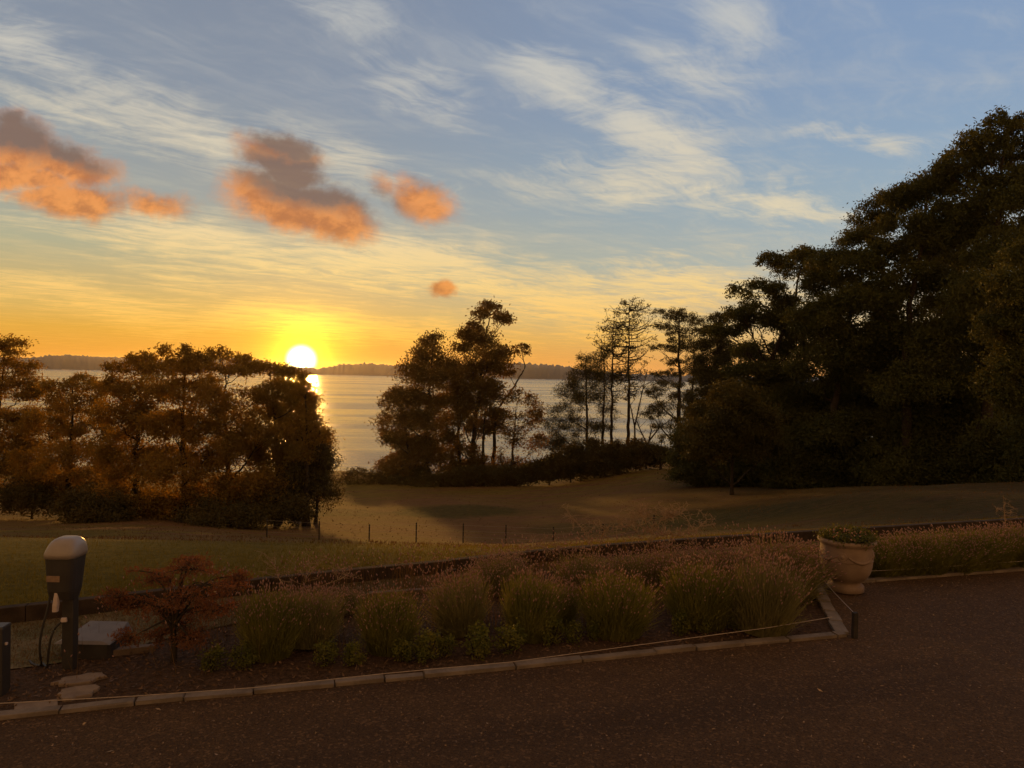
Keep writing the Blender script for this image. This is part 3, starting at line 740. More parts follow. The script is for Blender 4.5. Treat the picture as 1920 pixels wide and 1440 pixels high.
sparse('bare_conifer', 'shorter of the two nearly bare conifers with a hooked side branch', 106, [(1147, 872), (1147, 740), (1150, 612)], 46, 3.4, .26, .38, True, GM)
sparse('bare_conifer', 'tallest nearly bare conifer with a thin straight trunk', 108, [(1178, 872), (1179, 720), (1180, 568)], 74, 4.4, .30, .30, True, GM)

def bare(name, label, d, paths, tr, group=None):
    tb = Tubes(); base = P(*paths[0][0], d); base[2] = HZ(base[0], base[1]) - .1
    for k, pth in enumerate(paths):
        t2 = np.array([P(x, y, d + (0 if k == 0 else rng.uniform(-.6, .6))) for x, y in pth])
        if k == 0: t2[0] = base
        seg = np.linspace(0, len(t2) - 1, 6 * (len(t2) - 1) + 1)
        tp = np.stack([np.interp(seg, np.arange(len(t2)), t2[:, c]) for c in range(3)], 1)
        tb.add(tp, np.linspace(tr * (1 if k == 0 else .7), .03, len(tp)), 6)
        for s_ in range(14):
            st = tp[rng.integers(len(tp) // 3, len(tp))]
            en = st + rng.normal(size=3) * np.array([1.0, 1.0, .5]) + np.array([0, 0, .9])
            tb.add(bez(st, (st + en) / 2 + rng.normal(size=3) * .2, en, 4), [.035, .028, .022, .014], 4)
    o = empty(name, tuple(base), label, 'tree', group)
    obj('trunk', tb.mesh('bare_trunk', base), M['bark'], o, True)
bare('bare_tree', 'leafless tree with curved stems beside the tallest bare conifer', 104, [[(1192, 862), (1190, 800), (1202, 745), (1212, 700)], [(1190, 800), (1182, 760), (1170, 720)]], .17, GM)
bare('bare_tree', 'low leafless tree with widely forked limbs in front of the water', 103, [[(1212, 862), (1216, 828), (1226, 790)], [(1216, 828), (1238, 800), (1262, 785)], [(1214, 835), (1200, 805), (1192, 785)]], .18, GM)

tree('pine_tree', 'big layered pine with a flat spreading top and black straight trunk', 'tree', 104, [(1273, 880), (1273, 730), (1272, 586)],
     [(1262, 588, 36, 8), (1286, 598, 32, 9), (1248, 612, 25, 7), (1285, 624, 34, 9), (1238, 652, 26, 6), (1288, 655, 30, 9), (1262, 678, 22, 7), (1238, 702, 20, 6), (1226, 735, 24, 9), (1254, 722, 28, 8), (1250, 762, 33, 9), (1225, 776, 21, 9), (1282, 742, 28, 10), (1246, 800, 23, 6), (1284, 790, 22, 12), (1275, 640, 26, 8), (1270, 700, 22, 8)], tr=.42, group=GM, leaf='pine', dens=110, L=.42, W=.085, tuft=.5, droop=-.3, depth=.9)
tree('pine_tree', 'slimmer pine standing right behind the big layered pine', 'tree', 110, [(1296, 880), (1298, 730), (1301, 608)],
     [(1305, 605, 18, 7), (1316, 619, 13, 5), (1308, 650, 20, 9), (1300, 690, 20, 12), (1310, 722, 18, 17), (1305, 670, 18, 8), (1310, 770, 22, 20)], tr=.26, group=GM, leaf='pine', dens=100, L=.42, W=.085, tuft=.5, droop=-.3)
tree('pine_tree', 'dark cone shaped pine between the layered pine and the tall woods', 'tree', 84, [(1345, 905), (1343, 760), (1347, 598)],
     [(1350, 600, 18, 11), (1345, 622, 30, 10), (1336, 645, 32, 12), (1338, 680, 34, 20), (1346, 715, 36, 20), (1330, 745, 36, 22), (1352, 780, 48, 30), (1330, 825, 45, 30), (1360, 850, 50, 30), (1325, 700, 30, 16), (1362, 660, 24, 14), (1318, 780, 34, 22), (1372, 745, 36, 22)], tr=.3, group=GM, leaf='pine', dens=260, L=.38, W=.10, tuft=.6, droop=-.2)

DK, PK = 2.7, 1.2
GR = 'tall dark woods at the paddock side'
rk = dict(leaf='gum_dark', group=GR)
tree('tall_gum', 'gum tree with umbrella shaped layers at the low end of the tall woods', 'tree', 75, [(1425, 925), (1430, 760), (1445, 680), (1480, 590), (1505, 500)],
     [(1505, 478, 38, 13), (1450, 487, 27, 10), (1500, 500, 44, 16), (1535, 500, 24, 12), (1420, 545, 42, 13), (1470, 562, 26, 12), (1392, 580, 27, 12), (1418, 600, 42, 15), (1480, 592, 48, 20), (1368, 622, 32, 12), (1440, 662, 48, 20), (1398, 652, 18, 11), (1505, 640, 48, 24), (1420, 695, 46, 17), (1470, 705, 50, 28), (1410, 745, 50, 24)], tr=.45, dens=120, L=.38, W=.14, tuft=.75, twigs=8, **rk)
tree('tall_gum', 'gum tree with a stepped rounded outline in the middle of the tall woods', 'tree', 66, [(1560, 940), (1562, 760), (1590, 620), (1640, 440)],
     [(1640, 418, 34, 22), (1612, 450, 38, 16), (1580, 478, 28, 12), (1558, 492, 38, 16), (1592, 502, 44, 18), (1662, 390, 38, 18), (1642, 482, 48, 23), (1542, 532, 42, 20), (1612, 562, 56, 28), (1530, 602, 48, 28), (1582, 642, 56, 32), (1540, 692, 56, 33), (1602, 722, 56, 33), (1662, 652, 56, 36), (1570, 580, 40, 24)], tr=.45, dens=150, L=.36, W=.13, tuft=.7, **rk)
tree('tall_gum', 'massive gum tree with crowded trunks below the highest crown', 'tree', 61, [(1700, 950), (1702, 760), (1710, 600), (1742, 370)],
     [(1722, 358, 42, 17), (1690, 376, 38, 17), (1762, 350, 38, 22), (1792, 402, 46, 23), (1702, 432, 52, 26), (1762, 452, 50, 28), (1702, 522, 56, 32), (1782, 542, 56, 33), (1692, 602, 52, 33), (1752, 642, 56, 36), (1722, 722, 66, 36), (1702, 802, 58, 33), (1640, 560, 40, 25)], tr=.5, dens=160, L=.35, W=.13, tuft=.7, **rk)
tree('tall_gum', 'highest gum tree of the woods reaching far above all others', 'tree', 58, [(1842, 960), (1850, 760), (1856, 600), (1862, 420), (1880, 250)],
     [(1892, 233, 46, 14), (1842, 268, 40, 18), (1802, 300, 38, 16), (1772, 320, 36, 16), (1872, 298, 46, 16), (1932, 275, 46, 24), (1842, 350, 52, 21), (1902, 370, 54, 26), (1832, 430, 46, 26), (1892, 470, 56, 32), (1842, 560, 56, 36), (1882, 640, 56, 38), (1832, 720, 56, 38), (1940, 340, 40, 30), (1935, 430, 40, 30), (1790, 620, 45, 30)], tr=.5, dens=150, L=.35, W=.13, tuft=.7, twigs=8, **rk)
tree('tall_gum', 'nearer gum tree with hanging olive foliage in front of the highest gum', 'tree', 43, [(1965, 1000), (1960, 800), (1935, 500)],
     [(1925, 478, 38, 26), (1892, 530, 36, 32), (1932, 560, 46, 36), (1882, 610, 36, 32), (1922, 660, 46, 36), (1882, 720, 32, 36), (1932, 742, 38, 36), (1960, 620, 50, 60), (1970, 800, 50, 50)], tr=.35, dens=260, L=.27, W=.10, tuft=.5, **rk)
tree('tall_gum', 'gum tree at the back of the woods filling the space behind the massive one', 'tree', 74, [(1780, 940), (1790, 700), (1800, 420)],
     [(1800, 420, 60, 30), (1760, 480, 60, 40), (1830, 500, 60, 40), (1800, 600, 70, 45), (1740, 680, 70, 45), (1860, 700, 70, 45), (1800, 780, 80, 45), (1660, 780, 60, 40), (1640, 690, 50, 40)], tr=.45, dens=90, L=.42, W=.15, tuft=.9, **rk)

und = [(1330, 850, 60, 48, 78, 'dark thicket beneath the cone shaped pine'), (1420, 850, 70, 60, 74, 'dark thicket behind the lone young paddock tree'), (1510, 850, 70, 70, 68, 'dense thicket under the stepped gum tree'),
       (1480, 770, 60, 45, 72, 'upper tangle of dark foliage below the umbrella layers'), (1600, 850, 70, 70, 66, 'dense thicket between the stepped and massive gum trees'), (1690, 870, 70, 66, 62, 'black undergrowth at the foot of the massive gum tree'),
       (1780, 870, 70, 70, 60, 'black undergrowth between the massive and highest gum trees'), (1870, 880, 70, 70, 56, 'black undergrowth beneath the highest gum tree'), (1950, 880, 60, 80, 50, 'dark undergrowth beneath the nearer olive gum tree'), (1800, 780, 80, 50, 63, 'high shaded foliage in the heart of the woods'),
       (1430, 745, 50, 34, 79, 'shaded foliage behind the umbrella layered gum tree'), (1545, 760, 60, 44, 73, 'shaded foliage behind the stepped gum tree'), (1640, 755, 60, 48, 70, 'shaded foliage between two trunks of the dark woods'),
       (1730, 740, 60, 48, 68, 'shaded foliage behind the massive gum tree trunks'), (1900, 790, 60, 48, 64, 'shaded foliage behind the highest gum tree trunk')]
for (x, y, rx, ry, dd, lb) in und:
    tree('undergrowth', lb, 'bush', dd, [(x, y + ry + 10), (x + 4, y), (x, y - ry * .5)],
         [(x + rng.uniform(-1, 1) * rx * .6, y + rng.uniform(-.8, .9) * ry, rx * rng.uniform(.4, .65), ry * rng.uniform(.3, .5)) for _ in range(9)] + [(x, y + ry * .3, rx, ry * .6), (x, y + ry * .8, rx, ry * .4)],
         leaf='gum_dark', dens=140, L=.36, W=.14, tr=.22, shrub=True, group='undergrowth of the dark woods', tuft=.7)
tree('young_tree', 'small lone tree with a thin straight trunk standing on the open paddock', 'tree', 62, [(1372, 932), (1371, 860), (1370, 740)],
     [(1370, 742, 36, 20), (1342, 775, 40, 24), (1400, 775, 42, 26), (1330, 812, 42, 26), (1412, 812, 46, 28), (1372, 830, 56, 28), (1440, 838, 28, 16), (1320, 850, 26, 16), (1375, 790, 50, 24)], leaf='olive', dens=170, L=.3, W=.11, tr=.15, tuft=.6)

# ------------------------------------------------------------------ paddock fence
pts = []
for x, yb, yt in [(500, 1034, 1003), (598, 1030, 1000), (692, 1027, 994), (780, 1022, 990), (868, 1017, 987), (948, 1014, 983), (1037, 1011, 992), (1130, 1005, 975), (1225, 1000, 970)]:
    best = min(np.arange(13, 60, .25), key=lambda d: abs(P(x, yb, d)[2] - HZ(*P(x, yb, d)[:2])) + .002 * abs(d - 40))
    pts.append((x, best, yb))
fx = np.array([p[0] for p in pts])
fd = np.full(len(fx), 41.0)
base = P(fx[0], 1030, 41.0); base[2] = HZ(base[0], base[1])
fn = empty('wire_fence', tuple(base), 'thin wire fence with slender steel pickets crossing the dry paddock', 'fence')
tops = []
for k, x in enumerate(fx):
    p = P(x, 1010, fd[k]); p[2] = HZ(p[0], p[1])
    h = 1.05 + rng.uniform(-.06, .06)
    mb = MB(base); mb.box(p + np.array([0, 0, h / 2 - .1]), (.05, .05, h + .2)); mb.box(p + np.array([.03, 0, h / 2]), (.03, .012, h))
    obj('post', mb.mesh('fence_post'), M['post'], fn); tops.append(p + np.array([0, -.03, h]))
for dz in (.1, .42, .75):
    tb = Tubes(); tb.add(np.array(tops) - np.array([0, 0, dz]), np.full(len(tops), .004), 4)
    obj('wire', tb.mesh('fence_wire', base), M['wire'], fn)

# ------------------------------------------------------------------ sleeper edging between garden and lawn
cuts = [-14, -11.6, -9.2, -6.9, -4.6, -2.6, -.7, 1.2, 3.2, 5.4, 7.7, 10.1, 12.6, 18]
for k in range(len(cuts) - 1):
    a, b = cuts[k], cuts[k + 1]
    n = 6; xs = np.linspace(a + .004, b - .004, n)
    front = np.array([[x, edge_y(x) - .005, 0] for x in xs]); backp = front + np.array([-.02, .09, 0])
    zt = LAWN_Z + .018 + rng.uniform(-.006, .006)
    V = []; 
    for q in range(n): V += [(front[q][0], front[q][1], -.05), (front[q][0], front[q][1], zt - .006), (front[q][0], front[q][1] + .008, zt), (backp[q][0], backp[q][1], zt), (backp[q][0], backp[q][1], -.05)]
    F = []
    for q in range(n - 1):
        for e in range(4): F.append([q * 5 + e, (q + 1) * 5 + e, (q + 1) * 5 + e + 1, q * 5 + e + 1])
    F += [[0, 1, 2, 3, 4], [(n - 1) * 5 + e for e in (4, 3, 2, 1, 0)]]
    c = np.array(V).mean(0)
    o = obj('timber_sleeper', mesh_from('sleeper', np.array(V) - c, polys=F), M['timber']); o.location = c
    tag(o, 'dark low timber sleeper in the long edging that holds up the green lawn', 'edging', 'sleepers edging the lawn')

# ------------------------------------------------------------------ kerb stones
def kerb_run(pts, joints, w_, side, label, name='kerb_stone', z=.032):
    pts = np.array(pts); dl = np.r_[0, np.cumsum(np.linalg.norm(np.diff(pts, axis=0), axis=1))]
    for a, b in zip(joints[:-1], joints[1:]):
        pa = np.array([np.interp(a, dl, pts[:, c]) for c in (0, 1)]); pb = np.array([np.interp(b, dl, pts[:, c]) for c in (0, 1)])
        t = (pb - pa) / np.linalg.norm(pb - pa); nrm = np.array([-t[1], t[0]]) * side
        g = .006; ww = w_ * rng.uniform(.92, 1.06)
        c = (pa + pb) / 2 + nrm * (ww / 2 + rng.uniform(-.008, .008)); ln = np.linalg.norm(pb - pa) - 2 * g
        mb = MB(); mb.box((0, 0, 0), (ln, ww, .09), 0, 1.0, .006)
        me = mb.mesh(name)
        V = np.array([v.co for v in me.vertices]); V += rng.normal(size=V.shape) * .0022
        me.vertices.foreach_set('co', V.astype(np.float32).ravel()); me.update()
        o = obj(name, me, M['stone'])
        o.location = (c[0], c[1], z - .045 + rng.uniform(-.004, .004)); o.rotation_euler = (rng.uniform(-.02, .02), rng.uniform(-.008, .008), math.atan2(t[1], t[0]) + rng.uniform(-.012, .012))
        tag(o, *label)
KA = np.array(KERB); dlK = np.r_[0, np.cumsum(np.linalg.norm(np.diff(KA, axis=0), axis=1))]
def kpos(px):
    x0 = [G(x, y)[:2] for x, y in KERB_PX]
    return float(np.interp(px, [p[0] for p in KERB_PX], dlK[1:]))
jn = [kpos(x) for x in (-130, -15, 108, 252, 342, 475, 625, 722, 793, 968, 1090, 1232, 1305, 1397, 1480, 1570)]
jn = [jn[0] - 1.2, jn[0] - .6] + jn + [dlK[-1] - .005]
kerb_run(KA, jn, .088, 1, ('pale flat stone in the single row between garden bed and driveway', 'kerb stone', 'edging stones along the driveway'))
sd_ = np.array([SIDE_A, SIDE_B]); L_ = np.linalg.norm(SIDE_B - SIDE_A)
kerb_run(sd_, np.linspace(.0, L_, 6), .13, 1, ('pale stone in the short return row leading from the corner to the urn', 'kerb stone', 'edging stones of the short return'))
RA = np.array(RK); dlR = np.r_[0, np.cumsum(np.linalg.norm(np.diff(RA, axis=0), axis=1))]
kerb_run(RA, np.arange(.32, dlR[-1], .46), .10, 1, ('narrow pale stone in the row running on from the urn under the lavender hedge', 'kerb stone', 'edging stones under the lavender hedge'))

# ------------------------------------------------------------------ corner stake and string line
cs = G(1602, 1197)
mb = MB(); mb.box((0, 0, .115), (.045, .045, .27), .2, .96, .004)
o = obj('corner_stake', mb.mesh('stake'), M['post']); o.location = (cs[0], cs[1], 0)
tag(o, 'short dark timber stake at the outer corner of the garden edging', 'stake')
def string(label, pts, r=.0035):
    p = np.array(pts); seg = np.linspace(0, len(p) - 1, 8 * (len(p) - 1) + 1)
    q = np.stack([np.interp(seg, np.arange(len(p)), p[:, c]) for c in range(3)], 1)
    tb = Tubes(); tb.add(q, np.full(len(q), r), 5); c = q[0]
    o = obj('string_line', tb.mesh('string', c), M['wire'], None, True); o.location = c
    tag(o, label, 'wire')
def above(x, y, z): return G(x, y, z)
string('thin guard wire strung low along the inside of the driveway kerb', [above(-60, 1322, .09), above(240, 1306, .09), above(480, 1289, .09), above(720, 1263, .09), above(960, 1241, .10), above(1200, 1209, .12), above(1440, 1177, .15), above(1560, 1157, .17)])
string('short guard wire from the corner stake back towards the urn', [(cs[0], cs[1], .235), above(1565, 1112, .2), above(1532, 1074, .22)])
string('thin guard wire in front of the long lavender hedge', [above(1532, 1074, .22), above(1650, 1070, .13), above(1780, 1062, .13), above(1920, 1052, .13), above(2050, 1042, .13)])

# ------------------------------------------------------------------ urn and its plant
ub = G(1585, 1108)
urn = empty('garden_urn', (ub[0], ub[1], 0), 'large terracotta urn with a rolled rim and swag relief at the edging corner', 'urn')
k = .00616
prof = [(.0, .012), (.185, .012), (.20, .02), (.20, .075), (.19, .09), (.168, .098), (.162, .112), (.172, .135), (.205, .16), (.24, .20), (.264, .25), (.278, .31), (.286, .37),
        (.286, .385), (.291, .39), (.286, .396), (.285, .45), (.284, .50), (.284, .54), (.288, .556), (.302, .57), (.316, .586), (.318, .604), (.308, .62), (.288, .624), (.268, .615), (.262, .58), (.258, .52)]
mb = MB(); mb.lathe(prof, n=56)
me = mb.mesh('urn_body'); obj('body', me, M['terra'], urn, True)
tb = Tubes()
for q in range(4):                                              # four swags and rosettes
    a0 = q * math.pi / 2 - math.pi * .68
    th = np.linspace(a0 + .22, a0 + math.pi / 2 - .22, 14); s_ = np.linspace(-1, 1, 14)
    zz = .455 - .065 * (1 - s_ ** 2); rr = .286 + 0 * zz
    tb.add(np.stack([rr * np.cos(th), rr * np.sin(th), zz], 1), .010 + .008 * (1 - s_ ** 2), 6)
obj('swag', tb.mesh('urn_swag', (0, 0, 0)), M['terra'], urn, True)
for q in range(4):
    a = q * math.pi / 2 - math.pi * .68
    mb = MB(); mb.lathe([(.0, 0), (.05, 0), (.052, .006), (.046, .012), (.036, .008), (.02, .012), (.012, .02), (.0, .022)], n=20)
    me = mb.mesh('rosette'); o = obj('rosette', me, M['terra'], urn, True)
    o.location = (.278 * math.cos(a), .278 * math.sin(a), .45); o.rotation_euler = (0, R(90), a)
mb = MB(); mb.lathe([(.0, .55), (.2, .565), (.262, .55)], n=32); obj('soil', mb.mesh('urn_soil'), M['soil'], urn, True)
C = []
for _ in range(120):
    a = rng.uniform(0, 6.28); r_ = .285 * math.sqrt(rng.uniform(0, 1)); c = np.array([r_ * math.cos(a), r_ * math.sin(a), .60 + rng.uniform(.0, .07) + .05 * (1 - r_ / .33)])
    C.append(c + rng.normal(size=(40, 3)) * np.array([.04, .04, .025]))
C = np.concatenate(C); V, Q = leaf_quads(C, .03, .02, 0)
pl = empty('flowering_plant', (ub[0], ub[1], .57), 'low mound of small leaves and pale blooms growing out of the urn', 'plant')
Vl, Ql = V, Q
C = []
for _ in range(90):
    a = rng.uniform(0, 6.28); r_ = rng.uniform(.03, .29); c = np.array([r_ * math.cos(a), r_ * math.sin(a), .68 + rng.uniform(0, .06) - .05 * r_ / .3]); C.append(c + rng.normal(size=(5, 3)) * .006)
V, Q = leaf_quads(np.concatenate(C), .018, .014, 0); me = mesh_from('urn_leaves', np.concatenate([Vl, V]) - np.array([0, 0, .57]), quads=np.concatenate([Ql, Q + len(Vl)]))
me.materials.append(M['geran']); me.materials.append(M['petal'])
mi = np.zeros(len(me.polygons), dtype=np.int32); mi[len(Ql):] = 1; me.polygons.foreach_set('material_index', mi)
obj('foliage', me, None, pl)

# ------------------------------------------------------------------ lavender
def blades(n, r0, h, spread, wdt, curve=.25, hvar=.6):
    """thin tapering stems fanning out of a clump"""
    a = rng.uniform(0, 2 * np.pi, n); rr = r0 * np.sqrt(rng.uniform(0, 1, n))
    b = np.stack([rr * np.cos(a) * .8, rr * np.sin(a) * .8, np.zeros(n)], 1)
    lean = spread * (rr / r0) ** .7 * rng.uniform(.2, 1.2, n)
    a2 = a + rng.normal(size=n) * .7
    hh = h * (1 - .14 * (rr / r0) ** 2) * rng.uniform(1 - hvar, 1 + hvar * .5, n)
    tip = b + np.stack([np.cos(a2) * lean, np.sin(a2) * lean, hh], 1)
    mid = b + (tip - b) * .5 + np.stack([-np.cos(a2) * lean * curve * .4, -np.sin(a2) * lean * curve * .4, hh * .08], 1)
    sidev = np.cross(tip - b, rng.normal(size=(n, 3))); sidev /= np.linalg.norm(sidev, axis=1, keepdims=True) + 1e-9
    w1 = sidev * wdt * .5
    V = np.stack([b - w1, b + w1, mid + w1, mid - w1, tip + w1 * .4, tip - w1 * .4], 1).reshape(-1, 3)
    o = np.arange(n)[:, None] * 6
    Q = np.concatenate([o + np.array([[0, 1, 2, 3]]), o + np.array([[3, 2, 4, 5]])])
    return V, Q, tip, (tip - mid)
def spikes(tips, dirs, L, W):
    d = dirs / (np.linalg.norm(dirs, axis=1, keepdims=True) + 1e-9); n = len(tips)
    s1 = np.cross(d, rng.normal(size=(n, 3))); s1 /= np.linalg.norm(s1, axis=1, keepdims=True) + 1e-9
    s2 = np.cross(d, s1)
    l = (L * rng.uniform(.6, 1.3, n))[:, None]
    ring = [tips + d * l * .35 + (s1 * c + s2 * s) * W for c, s in ((1, 0), (0, 1), (-1, 0), (0, -1))]
    V = np.stack([tips - d * l * .15, *ring, tips + d * l], 1).reshape(-1, 3)
    o = np.arange(n)[:, None] * 6
    T = np.concatenate([o + np.array([[a, b, c]]) for a, b, c in ((0, 2, 1), (0, 3, 2), (0, 4, 3), (0, 1, 4), (5, 1, 2), (5, 2, 3), (5, 3, 4), (5, 4, 1))])
    return V, T
def lav_proto(leafm, nst, nfl, r0, h, spread, fl_h):
    V, Q, tip, d = blades(nst, r0, h, spread, .006)
    # tiny side leaves thicken the mound
    li = rng.integers(0, nst, nst * 2); q = rng.uniform(.25, .95, nst * 2)[:, None]
    base = V.reshape(-1, 6, 3)[li, 0]; C = base + (tip[li] - base) * q + rng.normal(size=(nst * 2, 3)) * .012
    V2, Q2 = leaf_quads(C, .045, .006, -1.2)
    me1 = mesh_from('lavender_mound', np.concatenate([V, V2]), quads=np.concatenate([Q, Q2 + len(V)]))
    me1.materials.append(M[leafm])
    Vf, Qf, tipf, df = blades(nfl, r0, fl_h, spread * 1.1, .005, .3, .35)
    Vs, Ts = spikes(tipf, df, .036, .0085)
    me2 = mesh_from('lavender_bloom', np.concatenate([Vf, Vs]), quads=Qf, tris=Ts + len(Vf)); me2.materials.append(M[leafm]); me2.materials.append(M['flower'])
    mi = np.zeros(len(me2.polygons), dtype=np.int32); mi[len(Qf):] = 1; me2.polygons.foreach_set('material_index', mi)
    return me1, me2
LP = [lav_proto('lav_green', 2400, 420, .34, .54, .26, .62), lav_proto('lav', 2300, 520, .34, .52, .28, .64), lav_proto('lav', 2400, 800, .36, .50, .28, .68), lav_proto('lav_green', 2200, 480, .34, .52, .25, .64)]
def lavender(kind, x, yb, ytop, wpx, label, group, name='lavender_bush'):
    p = G(x, yb); dist = p[1]; k_ = dist / F_PX
    hh = max(.2, (yb - ytop) * k_ * 1.02); ww = wpx * k_
    me = LP[kind]
    z0 = 0.0 if p[1] < edge_y(p[0]) - .05 else HZ(p[0], p[1])
    o = empty(name, (p[0], p[1], z0), label, 'lavender', group, rng.uniform(0, 6.28))
    q_ = rng.uniform(.9, 1.25); o.scale = (ww / .47 * q_, ww / .47 * rng.uniform(.85, 1.15), hh / .72 * rng.uniform(.92, 1.08))
    o.rotation_euler = (rng.normal() * .08, rng.normal() * .08, rng.uniform(0, 6.28))
    for nm, m_ in zip(('foliage', 'bloom'), me):
        c = bpy.data.objects.new(nm, m_); link(c, o)
LG = 'lavender bushes in the garden bed'
for a in [(0, 505, 1228, 1108, 62, 'grey lavender bush next to the red maple'), (1, 580, 1212, 1098, 58, 'lavender bush between the first grey one and the gap in the bed'), (0, 730, 1218, 1108, 66, 'broad solitary lavender bush just past the gap with planks'),
          (1, 868, 1186, 1080, 54, 'lavender bush right in front of the dark bed post'), (0, 985, 1196, 1078, 56, 'tall green lavender bush with a row of box shrubs at its foot'), (3, 1045, 1172, 1088, 44, 'half hidden lavender bush behind two box shrubs'),
          (0, 1152, 1190, 1076, 66, 'wide yellow green lavender bush before the bare mulch patch'), (3, 1310, 1172, 1056, 64, 'yellow green lavender bush past the bare mulch patch'), (1, 1428, 1186, 1050, 62, 'largest grey lavender bush at the corner of the edging'),
          (2, 1390, 1128, 1036, 64, 'purple topped lavender bush in the second row'), (2, 1330, 1120, 1038, 56, 'thinner purple lavender bush in the second row by the dry weeds'), (2, 1460, 1118, 1004, 62, 'tallest purple flowered lavender bush close to the urn'),
          (3, 1503, 1108, 1018, 34, 'green lavender bush tucked against the urn'), (1, 1090, 1110, 1044, 60, 'hazy grey lavender bush at the back of the bed'), (1, 1200, 1104, 1040, 62, 'hazy grey lavender bush under the tall dry weed'),
          (2, 940, 1108, 1048, 56, 'faded lavender bush by the sleeper edging behind the dark post'), (1, 640, 1150, 1108, 44, 'small dry lavender bush behind the gap'), (2, 1260, 1108, 1036, 56, 'faded purple lavender bush beside the leaning weed stem')]:
    lavender(*a[:5], a[5], LG)
HG = 'lavender hedge beyond the urn'
hx = [(1560, 1072, 1018), (1648, 1076, 1006), (1690, 1074, 1004), (1732, 1071, 1001), (1774, 1068, 999), (1816, 1065, 996), (1858, 1062, 992), (1902, 1059, 988), (1946, 1056, 984), (1990, 1053, 980)]
hn = ['hedge lavender growing directly behind the urn', 'hedge lavender touching the open side of the urn', 'second hedge lavender counted from the urn', 'third hedge lavender counted from the urn', 'fourth hedge lavender counted from the urn',
      'hedge lavender two before the pale flower spire', 'hedge lavender just before the pale flower spire', 'hedge lavender under the pale flower spire', 'hedge lavender just past the pale flower spire', 'last hedge lavender at the edge of view']
for (x, yb, yt), lb in zip(hx, hn): lavender(3 if x % 4 else 0, x, yb, yt, 62, lb, HG)

# ------------------------------------------------------------------ box shrubs
def box_proto(n):
    C = []
    for _ in range(26):
        u_ = rng.normal(size=3); u_ /= np.linalg.norm(u_); c = np.array([u_[0] * .075, u_[1] * .075, .12 + u_[2] * .085]); C.append(c + rng.normal(size=(n, 3)) * np.array([.022, .022, .03]))
    C = np.concatenate(C); V, Q = leaf_quads(C, .026, .014, -.8)
    me = mesh_from('box_leaves', V, quads=Q); me.materials.append(M['hedge'])
    tb = Tubes()
    for _ in range(7):
        a = rng.uniform(0, 6.28); e = np.array([.06 * math.cos(a), .06 * math.sin(a), rng.uniform(.12, .2)]); tb.add(bez((0, 0, -.01), e * .5, e, 4), [.005, .004, .003, .002], 4)
    ms = tb.mesh('box_stems', (0, 0, 0)); ms.materials.append(M['bark'])
    return me, ms
BP = [box_proto(26), box_proto(34)]
bxs = [(400, 1256, 1212, 'box shrub under the red maple branches'), (455, 1252, 1205, 'box shrub between the red maple and the first lavender'), (610, 1248, 1200, 'box shrub in front of the second lavender'), (665, 1246, 1204, 'low box shrub below the gap in the bed'),
       (755, 1240, 1196, 'box shrub at the foot of the broad solitary lavender'), (803, 1238, 1184, 'box shrub with glinting tips beside the broad lavender'), (838, 1230, 1190, 'box shrub paired with the glinting one'), (893, 1232, 1172, 'upright isolated box shrub with bare mulch around it'),
       (955, 1224, 1170, 'box shrub leaning against the tall green lavender'), (1035, 1208, 1158, 'bright box shrub in front of the half hidden lavender'), (1075, 1204, 1166, 'smaller box shrub next to the bright one'), (1112, 1198, 1156, 'box shrub at the near foot of the wide lavender'), (1190, 1192, 1152, 'box shrub beside the bare mulch patch'),
       (1275, 1188, 1146, 'yellow box shrub at the far side of the bare mulch patch'), (1318, 1186, 1150, 'box shrub next to the yellow one'), (1378, 1180, 1148, 'dim box shrub between the two corner lavenders'), (1440, 1190, 1158, 'small dim box shrub nearest the edging corner')]
for q, (x, yb, yt, lb) in enumerate(bxs):
    p = G(x, yb); k_ = p[1] / F_PX
    o = empty('box_shrub', (p[0], p[1], 0), lb, 'shrub', 'little box shrubs along the front of the bed', rng.uniform(0, 6.28))
    sc = (yb - yt) * k_ / .235; o.scale = (sc * rng.uniform(1.0, 1.35), sc * rng.uniform(1.0, 1.3), sc)
    c = bpy.data.objects.new('foliage', BP[q % 2][0]); link(c, o); c = bpy.data.objects.new('stems', BP[q % 2][1]); link(c, o)

